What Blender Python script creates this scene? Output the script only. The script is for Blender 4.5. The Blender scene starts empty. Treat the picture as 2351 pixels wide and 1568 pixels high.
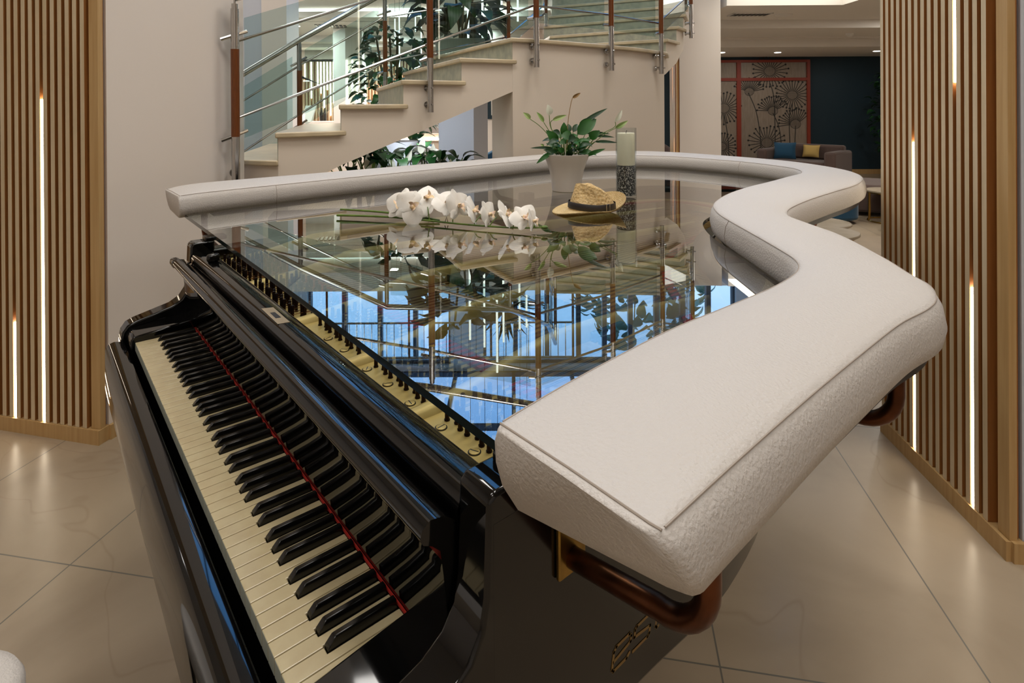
import bpy, bmesh, math, random
from mathutils import Vector, Matrix
random.seed(11)
sc = bpy.context.scene
COL = sc.collection
PI = math.pi

# ---------------------------------------------------------------- room frame
# x runs along the keyboard, y into the piano, z up.  The hall is described in
# a frame turned by YAW: V(across, deep, up), its origin on the floor.
YAW = 0.8724
VM = Matrix.Translation((1.8264, -0.2075, 0)) @ Matrix.Rotation(YAW, 4, 'Z')
def V(x, d, z=0.0): return VM @ Vector((x, d, z))

# ---------------------------------------------------------------- camera
cd = bpy.data.cameras.new('camera'); cam = bpy.data.objects.new('camera', cd); COL.objects.link(cam)
cd.sensor_fit = 'HORIZONTAL'; cd.sensor_width = 36.0; cd.lens = 1311.81 * 36 / 2351
cd.shift_y = (247.79 - 784) / 2351; cd.clip_start = 0.02; cd.clip_end = 200
_p, _r = -0.0024, -0.0060
_f = Vector((-math.sin(YAW) * math.cos(_p), math.cos(YAW) * math.cos(_p), math.sin(_p)))
_x = Vector((math.cos(YAW), math.sin(YAW), 0)); _u = _x.cross(_f)
_x2 = _x * math.cos(_r) + _u * math.sin(_r); _u2 = -_x * math.sin(_r) + _u * math.cos(_r)
M = Matrix.Identity(4)
for i, v in enumerate((_x2, _u2, -_f)):
    for j in range(3): M[j][i] = v[j]
M.translation = V(0, 0, 1.3576)
cam.matrix_world = M
sc.camera = cam

# ---------------------------------------------------------------- exposure, sky, lamps
sc.view_settings.view_transform = 'Standard'; sc.view_settings.look = 'None'
sc.view_settings.gamma = 1.0; sc.view_settings.use_curve_mapping = False
sc.view_settings.exposure = -0.04
try:
    sc.cycles.use_denoising = True; sc.cycles.max_bounces = 10; sc.cycles.transparent_max_bounces = 24
    sc.cycles.glossy_bounces = 5; sc.cycles.diffuse_bounces = 4; sc.cycles.sample_clamp_indirect = 6.0
    sc.cycles.caustics_reflective = False; sc.cycles.caustics_refractive = False
except Exception: pass

def srgb(h):
    if isinstance(h, (tuple, list)): c = [v / 255 for v in h]
    else: c = [int(h[i:i + 2], 16) / 255 for i in (0, 2, 4)]
    return tuple((v / 12.92 if v <= .04045 else ((v + .055) / 1.055) ** 2.4) for v in c) + (1.0,)

w = bpy.data.worlds.new('sky'); sc.world = w; w.use_nodes = True
nt = w.node_tree; bg = nt.nodes['Background']
tc = nt.nodes.new('ShaderNodeTexCoord'); sep = nt.nodes.new('ShaderNodeSeparateXYZ')
rmp = nt.nodes.new('ShaderNodeValToRGB')
nt.links.new(tc.outputs['Generated'], sep.inputs[0]); nt.links.new(sep.outputs['Z'], rmp.inputs[0])
rmp.color_ramp.elements[0].position = 0.0; rmp.color_ramp.elements[0].color = srgb('D2E7FF')
rmp.color_ramp.elements[1].position = 0.55; rmp.color_ramp.elements[1].color = srgb('66A8F0')
nt.links.new(rmp.outputs[0], bg.inputs[0]); bg.inputs[1].default_value = 3.5

def area(name, x, d, z, sx, sy, power, col=(1, .93, .83), rot=(0, 0, 0), portal=False):
    l = bpy.data.lights.new(name, 'AREA'); l.shape = 'RECTANGLE'; l.size = sx; l.size_y = sy
    l.energy = power; l.color = col
    if portal: l.cycles.is_portal = True
    o = bpy.data.objects.new(name, l); COL.objects.link(o)
    o.matrix_world = VM @ Matrix.Translation((x, d, z)) @ Matrix.Rotation(rot[2], 4, 'Z') @ Matrix.Rotation(rot[0], 4, 'X') @ Matrix.Rotation(rot[1], 4, 'Y')
    return o
WARM = (1, .96, .905)
# recessed ceiling lamps of the hall
for x, d, p in ((-2.2, 0.6, 40), (0.2, 1.4, 44), (2.6, 0.4, 40), (-1.0, -2.2, 46), (2.0, -2.4, 46), (-1.6, 3.6, 62), (1.4, 3.2, 58)):
    area('ceiling_lamp', x, d, 5.12, 1.1, 1.1, p, WARM)
area('ceiling_lamp', -4.6, 5.6, 5.1, 1.2, 1.2, 50, (1, .97, .93))
# small downlights of the low lobby and lounge ceilings, plus added fill lamps
LOBBY = ((-3.3, 8.75, 2.61), (-2.6, 9.1, 2.61), (-1.9, 9.4, 2.61), (-2.9, 10.6, 2.60), (-1.2, 10.5, 2.60), (-.5, 9.2, 2.61), (-4.4, 10.2, 2.60))
LOUNGE = ((3.75, 10.2, 2.30), (4.77, 10.25, 2.30), (6.45, 10.1, 2.30))
for x, d, z in LOBBY: area('downlight_or_fill', x, d, z - .012, .09, .09, 34, (1, .97, .92))
for x, d, z in LOUNGE: area('downlight_or_fill', x, d, z - .012, .09, .09, 4, (1, .95, .88))
for x, d in ((-1.6, 7.7), (-.2, 7.9), (-3.6, 7.75)): area('downlight_or_fill', x, d, 2.79, .09, .09, 22, (1, .96, .90))  # fill lamps without fittings, added to brighten the space under the stair
area('stair_fill', -.70, 3.86, 1.10, .12, .12, 1.6, (.9, .95, 1), rot=(1.1, 0, 0))  # unseen lamp added to light the peace lilies
area('stair_fill', -.74, 4.35, 1.13, .12, .12, 5, (.84, .92, 1), rot=(1.3, 0, 0))  # unseen lamp added to brighten the grey column under the stair
for x, d in ((4.6, 6.3), (5.6, 7.4)): area('downlight_or_fill', x, d, 2.545, .09, .09, 22, (1, .95, .88))  # fill lamps without fittings, added to lift the dark lounge
# daylight through the upper windows
area('window_portal', 0.2, 10.0, 4.1, 7.2, 2.0, 1, rot=(-PI / 2, 0, 0), portal=True)
area('window_portal', 0.0, 8.28, 5.24, 8.0, 3.3, 1, portal=True)

# ---------------------------------------------------------------- materials
def nodes(name):
    m = bpy.data.materials.new(name); m.use_nodes = True
    t = m.node_tree; return m, t, t.nodes['Principled BSDF']
def mat(name, col, rough=.5, metal=0., bump=None, var=None, coat=0., spec=.5, scale=(1, 1, 1), emit=None, sheen=0.):
    m, t, b = nodes(name); N = t.nodes.new; L = t.links.new
    b.inputs['Base Color'].default_value = srgb(col); b.inputs['Roughness'].default_value = rough
    b.inputs['Metallic'].default_value = metal; b.inputs['Specular IOR Level'].default_value = spec
    if coat: b.inputs['Coat Weight'].default_value = coat; b.inputs['Coat Roughness'].default_value = .03
    if sheen: b.inputs['Sheen Weight'].default_value = sheen
    if emit: b.inputs['Emission Color'].default_value = srgb(emit[0]); b.inputs['Emission Strength'].default_value = emit[1]
    if bump or var:
        co = N('ShaderNodeTexCoord'); mp = N('ShaderNodeMapping'); mp.inputs['Scale'].default_value = scale
        L(co.outputs['Object'], mp.inputs[0])
    if var:
        n = N('ShaderNodeTexNoise'); n.inputs['Scale'].default_value = var[1]; n.inputs['Detail'].default_value = 5
        L(mp.outputs[0], n.inputs['Vector'])
        r = N('ShaderNodeValToRGB'); r.color_ramp.elements[0].color = srgb(col); r.color_ramp.elements[1].color = srgb(var[0])
        r.color_ramp.elements[0].position = .35; r.color_ramp.elements[1].position = .68
        L(n.outputs[0], r.inputs[0]); L(r.outputs[0], b.inputs['Base Color'])
    if bump:
        kind = bump[2] if len(bump) > 2 else 'noise'
        if kind == 'voronoi':
            n = N('ShaderNodeTexVoronoi'); n.inputs['Scale'].default_value = bump[0]; o = n.outputs['Distance']
        elif kind == 'weave':
            n = N('ShaderNodeTexBrick'); n.inputs['Scale'].default_value = bump[0]; o = n.outputs['Fac']
            n.inputs['Mortar Size'].default_value = .12; n.inputs['Mortar Smooth'].default_value = 1.
        else:
            n = N('ShaderNodeTexNoise'); n.inputs['Scale'].default_value = bump[0]; n.inputs['Detail'].default_value = 4; o = n.outputs[0]
        L(mp.outputs[0], n.inputs['Vector'])
        bp = N('ShaderNodeBump'); bp.inputs['Strength'].default_value = bump[1]; bp.inputs['Distance'].default_value = .004
        L(o, bp.inputs['Height']); L(bp.outputs[0], b.inputs['Normal'])
    return m
def emis(name, col, s):
    m, t, b = nodes(name); b.inputs['Base Color'].default_value = (0, 0, 0, 1)
    b.inputs['Emission Color'].default_value = srgb(col); b.inputs['Emission Strength'].default_value = s; return m
def glass(name, tint, f0=.04, power=5., rough=0.):
    """thin clear sheet: see-through, reflecting more the flatter it is seen"""
    m, t, b = nodes(name); N = t.nodes.new; L = t.links.new
    t.nodes.remove(b); out = [n for n in t.nodes if n.type == 'OUTPUT_MATERIAL'][0]
    tr = N('ShaderNodeBsdfTransparent'); tr.inputs[0].default_value = srgb(tint)
    gl = N('ShaderNodeBsdfGlossy'); gl.inputs['Roughness'].default_value = rough
    lw = N('ShaderNodeLayerWeight'); lw.inputs[0].default_value = .5
    pw = N('ShaderNodeMath'); pw.operation = 'POWER'; pw.inputs[1].default_value = power; L(lw.outputs['Facing'], pw.inputs[0])
    mr = N('ShaderNodeMapRange'); mr.inputs['To Min'].default_value = f0; L(pw.outputs[0], mr.inputs[0])
    mx = N('ShaderNodeMixShader')
    L(mr.outputs[0], mx.inputs[0]); L(tr.outputs[0], mx.inputs[1]); L(gl.outputs[0], mx.inputs[2]); L(mx.outputs[0], out.inputs[0])
    return m
def wood(name, c1, c2, rough=.45, scale=(30, 30, 1.2), coat=0.):
    return mat(name, c1, rough, var=(c2, 2.2), scale=scale, coat=coat, bump=(4, .05))

def floor_mat():
    m, t, b = nodes('marble_tiles'); N = t.nodes.new; L = t.links.new
    co = N('ShaderNodeTexCoord'); sp = N('ShaderNodeSeparateXYZ'); L(co.outputs['Object'], sp.inputs[0])
    def line(sock, period, off, half):
        a = N('ShaderNodeMath'); a.operation = 'ADD'; a.inputs[1].default_value = -off + period * 100; L(sock, a.inputs[0])
        k = N('ShaderNodeMath'); k.operation = 'MODULO'; k.inputs[1].default_value = period; L(a.outputs[0], k.inputs[0])
        q = N('ShaderNodeMath'); q.operation = 'SUBTRACT'; q.inputs[1].default_value = period / 2; L(k.outputs[0], q.inputs[0])
        ab = N('ShaderNodeMath'); ab.operation = 'ABSOLUTE'; L(q.outputs[0], ab.inputs[0])
        g = N('ShaderNodeMath'); g.operation = 'GREATER_THAN'; g.inputs[1].default_value = period / 2 - half; L(ab.outputs[0], g.inputs[0]); return g.outputs[0]
    g1 = line(sp.outputs[0], .616, .248, .0022); g2 = line(sp.outputs[1], 1.18, 1.443, .0022)
    mxg = N('ShaderNodeMath'); mxg.operation = 'MAXIMUM'; L(g1, mxg.inputs[0]); L(g2, mxg.inputs[1])
    n1 = N('ShaderNodeTexNoise'); n1.inputs['Scale'].default_value = 1.6; n1.inputs['Detail'].default_value = 6; n1.inputs['Distortion'].default_value = 1.2
    L(co.outputs['Object'], n1.inputs['Vector'])
    r1 = N('ShaderNodeValToRGB'); r1.color_ramp.elements[0].color = srgb('9B8A74'); r1.color_ramp.elements[1].color = srgb('AC9B84')
    r1.color_ramp.elements[0].position = .35; r1.color_ramp.elements[1].position = .65; L(n1.outputs[0], r1.inputs[0])
    # thin veins: where a warped noise crosses its middle value
    n2 = N('ShaderNodeTexNoise'); n2.inputs['Scale'].default_value = .9; n2.inputs['Detail'].default_value = 3; n2.inputs['Distortion'].default_value = .8
    L(co.outputs['Object'], n2.inputs['Vector'])
    s = N('ShaderNodeMath'); s.operation = 'SUBTRACT'; s.inputs[1].default_value = .5; L(n2.outputs[0], s.inputs[0])
    ab = N('ShaderNodeMath'); ab.operation = 'ABSOLUTE'; L(s.outputs[0], ab.inputs[0])
    r2 = N('ShaderNodeValToRGB'); r2.color_ramp.elements[0].color = (1, 1, 1, 1); r2.color_ramp.elements[1].color = (0, 0, 0, 1)
    r2.color_ramp.elements[0].position = 0; r2.color_ramp.elements[1].position = .004; L(ab.outputs[0], r2.inputs[0])
    vm = N('ShaderNodeMath'); vm.operation = 'MULTIPLY'; vm.inputs[1].default_value = .28; L(r2.outputs[0], vm.inputs[0])
    mv = N('ShaderNodeMixRGB'); mv.inputs[2].default_value = srgb('86715A'); L(vm.outputs[0], mv.inputs[0]); L(r1.outputs[0], mv.inputs[1])
    mg = N('ShaderNodeMixRGB'); mg.inputs[2].default_value = srgb('6E6960'); L(mxg.outputs[0], mg.inputs[0]); L(mv.outputs[0], mg.inputs[1])
    L(mg.outputs[0], b.inputs['Base Color']); b.inputs['Roughness'].default_value = .28; b.inputs['Specular IOR Level'].default_value = .45
    return m

MT = dict(
    floor=floor_mat(),
    paint=mat('white_wall_paint', 'E2D8CE', .75, bump=(90, .04)),
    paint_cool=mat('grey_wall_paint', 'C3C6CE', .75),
    ceil=mat('ceiling_paint', 'E4DED6', .8),
    plaster=mat('stair_plaster', 'DDD0C0', .8, bump=(60, .06)),
    stone=mat('stone_tread', 'C9B898', .35, var=('B7A688', 9), bump=(60, .05)),
    riser=mat('stone_riser', 'A9A893', .5, var=('8E9082', 16), bump=(50, .08)),
    lacquer=mat('black_lacquer', '050505', .05, bump=(5, .012)),
    rimblack=mat('satin_black', '0C0A08', .16, bump=(12, .01)),
    ebony=mat('ebony_key', '0B0A09', .18),
    ivory=mat('ivory_key', 'BAAC88', .22, var=('B2A27E', 30)),
    keyfront=mat('key_front', 'A9AFA3', .4),
    felt=mat('red_felt', 'A01B0C', .95, bump=(300, .2)),
    gold=mat('gold_cast_iron', 'C0A566', .45, metal=.25, var=('B4975A', 14), bump=(45, .06)),
    sbwood=wood('soundboard_spruce', 'B08C52', '9C7A44', .4, (2, 40, 1)),
    pin=mat('blued_steel_pin', '2A1A14', .35, metal=.8),
    steelwire=mat('steel_string', '8D8A84', .3, metal=1.),
    copperwire=mat('copper_wound_string', '8A5A3A', .35, metal=.9),
    leather=mat('white_leather', 'C6C0BA', .5, bump=(230, .5), spec=.35),
    piping=mat('seam', 'A2968A', .6),
    board=mat('dark_board', '1B1410', .5),
    copper=mat('aged_copper', '6A4028', .3, metal=.9, var=('45291A', 22)),
    brass=mat('brass_plate', 'A98743', .3, metal=.95, var=('7E6430', 30)),
    tabletop=glass('coated_glass', 'EAF0EC', .07, 1.8),
    tabledge=mat('glass_edge', '16201F', .1, spec=.6),
    rail_glass=glass('railing_glass', 'E7F1F1', .03, 4),
    under=glass('glass_underside', 'F4F8F6', 0.0, 30.), clear=glass('clear_glass', 'F8FAFA', .03, 4.5),
    steel=mat('polished_steel', 'B9B7B4', .16, metal=1.),
    redwood=mat('mahogany_sleeve', '6E3A0C', .28, var=('5A2C06', 20), scale=(20, 20, 1)),
    slat=wood('pine_slat', 'CDBB9C', 'C2AD8A', .5),
    slatback=wood('slat_backing', 'A86A2C', '925822', .6),
    slatside=wood('bounce_toned_slat_side', 'A06A34', '8E5A28', .55),  # veneer brown with the warm bounce light of the gaps put into it
    trim=wood('pine_trim', 'BE9C6A', 'B08C58', .5),
    led=emis('led_strip', 'FFF0D6', 17.0),
    tube=emis('pendant_tube', 'FFF8EC', 3.0),
    downl=emis('downlight', 'FFF6E8', 8.0),
    cove=emis('cove_light', 'FFF9EC', 3.0),
    pot=mat('white_ceramic', 'DED6CD', .4),
    soil=mat('soil', '2A2018', .95, bump=(80, .4)),
    leaf=mat('leaf_green', '174A10', .42, var=('245E18', 12), spec=.4),
    leafd=mat('dark_leaf', '0F3012', .4, var=('183F18', 12), spec=.4),
    leafl=mat('spathe_green', '86A65A', .5, var=('A9BE7C', 18)),
    spathe=mat('white_spathe', 'E4E6D6', .55),
    stem=mat('green_stem', '5B7A2E', .5),
    dry=mat('dry_spathe', '9B7A4C', .7),
    wax=mat('candle_wax', 'E9E3C8', .55),
    gravel=mat('dark_gravel', '070605', .5, var=('D8D2C8', 190), bump=(190, .6)),
    straw=mat('woven_straw', 'CDB484', .8, var=('BFA26C', 60), bump=(230, .5, 'voronoi')),
    strawc=mat('open_weave_straw', 'D2B888', .8, var=('BB9A62', 120), bump=(95, .9, 'voronoi')),
    ribbon=mat('black_band', '1A1413', .5),
    petal=mat('orchid_petal', 'F0EDE6', .5, var=('E8E2D8', 30)),
    lip=mat('orchid_lip', 'F3D8CE', .6, var=('EED493', 120)),
    ostem=mat('orchid_stem', '66802A', .5, var=('4C6420', 40)),
    teal=mat('teal_wall_paint', '082632', .65),
    red=mat('red_frame_paint', '802A12', .5),
    screen=mat('frosted_panel', '8C7E70', .4, var=('807262', 6), scale=(6, 1, 1)),
    print_=mat('printed_flower', '1A1713', .6),
    sofa=mat('taupe_velvet', '54423B', .85, sheen=.2, bump=(60, .1)),
    bluev=mat('blue_velvet', '0F4460', .85, sheen=.2, bump=(60, .1)),
    goldv=mat('gold_fabric', 'B79A57', .8, bump=(90, .2)),
    marble=mat('beige_marble', 'AC9E8A', .35, var=('968870', 7)),
    goldm=mat('gold_metal', 'B08A44', .25, metal=1.),
    black=mat('black_paint', '0C0C0C', .4),
    darkmet=mat('dark_metal', '2E2C2B', .35, metal=.7),
    whitep=mat('white_plastic', 'E4E0DA', .4),
    desk=mat('desk_panel', 'D8C4B2', .5),
    letter=mat('gold_letter', '846632', .4, metal=.3),
    letterp=mat('pale_letter', '8A8474', .45),
    paper=mat('paper', 'D8D4CC', .8),
    bark=mat('bark', '5A4A2E', .9, bump=(30, .5)),
    shelf_patch=mat('shelf_patch', '8F8068', .6),
    frame=mat('window_frame_grey', '3A4048', .4),
    treeleaf=mat('tree_leaf', '3E7A6A', .6),
)

_gr = [n for n in MT['gravel'].node_tree.nodes if n.type == 'VALTORGB'][0].color_ramp
_gr.elements[0].position = .50; _gr.elements[1].position = .64

# ---------------------------------------------------------------- builders
def root_matrix(o):
    m = Matrix.Identity(4)
    while o is not None: m = o.matrix_basis @ m; o = o.parent
    return m
class B:
    def __init__(s): s.bm = bmesh.new()
    def box(s, x0, x1, y0, y1, z0, z1, m=None):
        vs = [Vector((x, y, z)) for x in (x0, x1) for y in (y0, y1) for z in (z0, z1)]
        if m: vs = [m @ v for v in vs]
        v = [s.bm.verts.new(p) for p in vs]
        for f in ((0, 1, 3, 2), (4, 6, 7, 5), (0, 4, 5, 1), (2, 3, 7, 6), (0, 2, 6, 4), (1, 5, 7, 3)): s.bm.faces.new([v[i] for i in f])
        return s
    def rings(s, rings, closed=True, cap=True, loop=False):
        R = [[s.bm.verts.new(p) for p in r] for r in rings]; n = len(R[0])
        K = len(R)
        for a in range(K if loop else K - 1):
            p, q = R[a], R[(a + 1) % K]
            for i in range(n if closed else n - 1):
                j = (i + 1) % n; s.bm.faces.new((p[i], p[j], q[j], q[i]))
        if cap and not loop and closed:
            s.bm.faces.new(list(reversed(R[0]))); s.bm.faces.new(R[-1])
        return s
    def prism(s, pts, z0, z1):
        """plan polygon pts between heights z0 and z1 (numbers or per-point lists)"""
        n = len(pts); a = z0 if isinstance(z0, (list, tuple)) else [z0] * n; b = z1 if isinstance(z1, (list, tuple)) else [z1] * n
        return s.rings([[(p[0], p[1], a[i]) for i, p in enumerate(pts)], [(p[0], p[1], b[i]) for i, p in enumerate(pts)]])
    def extrude(s, prof, x0, x1):
        """profile of (y, z) points pulled along x"""
        return s.rings([[(x0, y, z) for y, z in prof], [(x1, y, z) for y, z in prof]])
    def tube(s, pts, r, n=10, cap=True, loop=False):
        pts = [Vector(p) for p in pts]; K = len(pts); out = []; prev = None
        for i, p in enumerate(pts):
            a = pts[(i - 1) % K] if (loop or i > 0) else p; b = pts[(i + 1) % K] if (loop or i < K - 1) else p
            t = (b - a).normalized()
            if prev is None:
                u = t.orthogonal().normalized()
            else:
                u = (prev - t * prev.dot(t)); u = u.normalized() if u.length > 1e-6 else t.orthogonal().normalized()
            prev = u; v = t.cross(u); rr = r[i] if isinstance(r, (list, tuple)) else r
            out.append([p + (u * math.cos(2 * PI * k / n) + v * math.sin(2 * PI * k / n)) * rr for k in range(n)])
        return s.rings(out, cap=cap, loop=loop)
    def lathe(s, prof, n=32, at=(0, 0, 0), cap=True):
        return s.rings([[(at[0] + r * math.cos(2 * PI * k / n), at[1] + r * math.sin(2 * PI * k / n), at[2] + z) for k in range(n)] for r, z in prof], cap=cap)
    def ball(s, c, r, n=10, m=8, sq=(1, 1, 1)):
        return s.lathe_at([(max(1e-4, r * math.sin(PI * i / m)), -r * math.cos(PI * i / m)) for i in range(m + 1)], n, c, sq)
    def lathe_at(s, prof, n, c, sq):
        return s.rings([[(c[0] + sq[0] * q * math.cos(2 * PI * k / n), c[1] + sq[1] * q * math.sin(2 * PI * k / n), c[2] + sq[2] * z) for k in range(n)] for q, z in prof])
    def quad(s, *p):
        s.bm.faces.new([s.bm.verts.new(q) for q in p]); return s
    def leaf(s, base, tip, width, normal=(0, 0, 1), bend=.15, n=6, fold=.12, tail=.0):
        """a pointed blade from base to tip, folded along its midrib and arched along normal"""
        base, tip, nr = Vector(base), Vector(tip), Vector(normal).normalized(); ax = tip - base; L = ax.length
        side = ax.cross(nr); side = side.normalized() if side.length > 1e-6 else ax.orthogonal().normalized(); up = side.cross(ax).normalized()
        rows = []
        for i in range(n + 1):
            t = i / n; wd = width * .5 * (math.sin(PI * min(1, t ** .75)) ** .8 if 0 < t < 1 else .02)
            c = base + ax * t + up * (bend * L * math.sin(PI * t) - tail * L * t * t)
            rows.append([c - side * wd + up * wd * fold * 2, c, c + side * wd + up * wd * fold * 2])
        return s.rings(rows, closed=False)
    def build(s, name, m, parent=None, world=True, smooth=35, bevel=0, frame=None, seg=2, solid=0, sub=0):
        bmesh.ops.recalc_face_normals(s.bm, faces=s.bm.faces) if not solid else None
        if frame: s.bm.transform(frame)
        if parent is not None and world: s.bm.transform(root_matrix(parent).inverted())
        me = bpy.data.meshes.new(name); s.bm.to_mesh(me); s.bm.free()
        ms = m if isinstance(m, (list, tuple)) else [m]
        for q in ms: me.materials.append(MT[q] if isinstance(q, str) else q)
        if smooth:
            me.shade_smooth(); me.set_sharp_from_angle(angle=math.radians(smooth))
        o = bpy.data.objects.new(name, me); COL.objects.link(o)
        if parent is not None: o.parent = parent
        if solid:
            q = o.modifiers.new('thickness', 'SOLIDIFY'); q.thickness = solid; q.offset = 0
        if bevel:
            q = o.modifiers.new('edge', 'BEVEL'); q.width = bevel; q.segments = seg; q.limit_method = 'ANGLE'; q.angle_limit = math.radians(40)
        if sub:
            q = o.modifiers.new('soft', 'SUBSURF'); q.levels = sub; q.render_levels = sub
        return o
def tag(o, label=None, cat=None, group=None, kind=None):
    if label: o['label'] = label
    if cat: o['category'] = cat
    if group: o['group'] = group
    if kind: o['kind'] = kind
    return o
def thing(name, label, cat, loc, rotz=0, group=None):
    o = bpy.data.objects.new(name, None); COL.objects.link(o); o.location = loc; o.rotation_euler = (0, 0, rotz); o.empty_display_size = .1
    return tag(o, label, cat, group)
def vthing(name, label, cat, x, d, z=0, rot=0, group=None):
    return thing(name, label, cat, V(x, d, z), YAW + rot, group)
def struct(b, name, m, frame=VM, **k):
    return tag(b.build(name, m, frame=frame, **k), kind='structure')
def copy_of(o, parent, loc=None, rot=None):
    c = o.copy(); COL.objects.link(c)
    if parent is not None: c.parent = parent
    if loc is not None: c.location = loc
    if rot is not None: c.rotation_euler = rot
    return c
def copy_tree(o, loc, rotz=None, label=None, parent=None):
    c = o.copy(); COL.objects.link(c)
    if parent is not None: c.parent = parent
    else:
        c.location = loc
        if rotz is not None: c.rotation_euler = (0, 0, rotz)
        if label: c['label'] = label
    for ch in list(o.children): copy_tree(ch, None, parent=c)
    return c
def spline(pts, n, closed=False):
    """Catmull-Rom through pts, n samples per span"""
    P = [Vector(p) for p in pts]; K = len(P); out = []
    for i in range(K if closed else K - 1):
        g = lambda j: P[j % K] if closed else P[min(max(j, 0), K - 1)]
        p0, p1, p2, p3 = g(i - 1), g(i), g(i + 1), g(i + 2)
        for k in range(n):
            t = k / n
            out.append(.5 * ((2 * p1) + (p2 - p0) * t + (2 * p0 - 5 * p1 + 4 * p2 - p3) * t * t + (3 * p1 - p0 - 3 * p2 + p3) * t ** 3))
    if not closed: out.append(P[-1])
    return out
def offset_poly(P, d):
    """closed plan curve moved inwards by d (counter-clockwise input)"""
    n = len(P); out = []
    for i in range(n):
        t = (P[(i + 1) % n] - P[i - 1]); t = Vector((t.x, t.y)).normalized(); out.append(Vector((P[i].x - t.y * d, P[i].y + t.x * d)))
    return out

# ================================================================ the hall
G10 = math.radians(-10)                                   # the tile grid and the columns stand 10 degrees off V
fb = B(); fb.quad((-16, -9, 0), (16, -9, 0), (16, 20, 0), (-16, 20, 0))
fl = struct(fb, 'floor', 'floor', frame=None); fl.matrix_world = VM @ Matrix.Rotation(G10, 4, 'Z')

# outer shell
b = B(); b.box(-7.2, -7.0, -4.6, 13.7, 0, 5.3); struct(b, 'wall_left', 'paint')
b = B(); b.box(9.0, 9.2, -4.6, 13.7, 0, 5.3); struct(b, 'wall_right', 'paint')
b = B(); b.box(-7.2, 9.2, -4.8, -4.6, 0, 5.3); struct(b, 'wall_rear', 'paint')
b = B(); b.box(-7.2, 9.2, -4.8, 6.6, 5.2, 5.3); b.box(-7.2, 9.2, 9.95, 10.3, 5.2, 5.3); b.box(-7.2, -4.0, 6.6, 9.95, 5.2, 5.3); b.box(4.0, 9.2, 6.6, 9.95, 5.2, 5.3); struct(b, 'ceiling', 'ceil')
b = B()
for i in range(9): b.box(-4.0 + i - .03, -4.0 + i + .03, 6.6, 9.95, 5.21, 5.29)
for d in (6.62, 8.28, 9.93): b.box(-4.0, 4.0, d - .03, d + .03, 5.21, 5.29)
sk = struct(b, 'window_4', 'frame')
b = B(); b.box(-4.0, 4.0, 6.6, 9.95, 5.30, 5.31); b.build('pane', 'clear', sk, frame=VM)
b = B(); b.box(-7.0, 1.2, 13.0, 13.2, 0, 3.0); struct(b, 'wall_back', 'paint')
# upper floor with its gallery edge, and the wall over the low rooms
b = B(); b.box(-7.0, 0.9, 7.6, 10.2, 2.80, 3.05); b.box(0.9, 9.0, 7.75, 10.2, 2.80, 3.05); struct(b, 'floor_upper', 'ceil')
# upper window wall: piers, sill and head round the openings
wb = B()
wb.box(-7.0, 9.0, 9.98, 10.25, 3.05, 3.12); wb.box(-7.0, 9.0, 9.98, 10.25, 5.12, 5.2)
for x0, x1 in ((-7.0, -3.6), (-1.1, -0.52), (3.9, 9.0)): wb.box(x0, x1, 9.98, 10.25, 3.12, 5.12)
struct(wb, 'wall_upper', 'paint')
for k, (x0, x1, nm) in enumerate(((-3.6, -1.1, 4), (-0.52, 1.15, 3), (1.15, 3.9, 6))):
    f = B(); n = nm; wd = (x1 - x0) / n
    for i in range(n + 1): f.box(x0 + i * wd - .04, x0 + i * wd + .04, 10.05, 10.15, 3.12, 5.12)
    f.box(x0, x1, 10.05, 10.15, 3.12, 3.18); f.box(x0, x1, 10.05, 10.15, 5.06, 5.12)
    wo = struct(f, 'window_%d' % (k + 1), 'frame')
    g = B(); g.box(x0, x1, 10.09, 10.11, 3.15, 5.09); g.build('pane', 'clear', wo, frame=VM)

# ---------------------------------------------------------------- columns with slatted panels
def local(ax, ay, bx, by):
    """frame whose x axis runs from (ax, ay) to (bx, by) in V, y to its left, origin at a"""
    return VM @ Matrix.Translation((ax, ay, 0)) @ Matrix.Rotation(math.atan2(by - ay, bx - ax), 4, 'Z')
def slat_panel(label, F, length, nslat, height, leds, trim_end, base=.06, pitch=.0386):
    """F: x along the panel, -y faces the room.  leds = (gap index from x=0, z0, z1)"""
    t = bpy.data.objects.new('slat_panel', None); COL.objects.link(t); t.matrix_world = F; tag(t, label, 'wall panel')
    k = B(); k.box(0, length - .012, -.012, 0, base, height); k.build('backing', 'slatback', t, False)
    s = B(); x0 = 0 if trim_end > 0 else .045
    for i in range(nslat): s.box(x0 + i * pitch, x0 + i * pitch + .021, -.041, -.0121, base, height)
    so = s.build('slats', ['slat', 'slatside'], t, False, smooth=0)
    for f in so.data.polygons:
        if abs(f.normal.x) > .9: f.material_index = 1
    e = B()
    if trim_end > 0: e.box(length - .045, length, -.034, -.0121, base, height)
    else: e.box(0, .04, -.034, -.0121, base, height)
    e.build('edge_trim', 'trim', t, False)
    q = B(); q.box(-.004, length + .004, -.046, .004, 0, base - .001); q.build('skirting', 'trim', t, False)
    for g, z0, z1 in leds:
        l = B(); l.box(x0 + g * pitch + .0225, x0 + g * pitch + .0370, -.0385, -.0125, z0, z1); l.build('led_strip', 'led', t, False)
    return t
# left column: its near face carries a panel, its right face is plain
cl = local(-2.197, 2.470, -1.667, 2.345); L = .5445
FI = cl.copy()
b = B(); b.prism([(0, .005), (L - .002, .005), (L + .02, .80), (.02, .80)], 0, 5.2)
struct(b, 'column_left', 'paint', frame=cl)
slat_panel('pine slat panel with two light strips on the column left of the piano', cl, L, 13, 5.19, ((6, .062, 1.40), (2, .062, .46)), 1)
b = B(); b.prism([(L + .001, .0), (L + .014, .0), (L + .034, .80), (L + .021, .80)], 0, .06)
struct(b, 'baseboard_left', 'trim', frame=cl)
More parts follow.
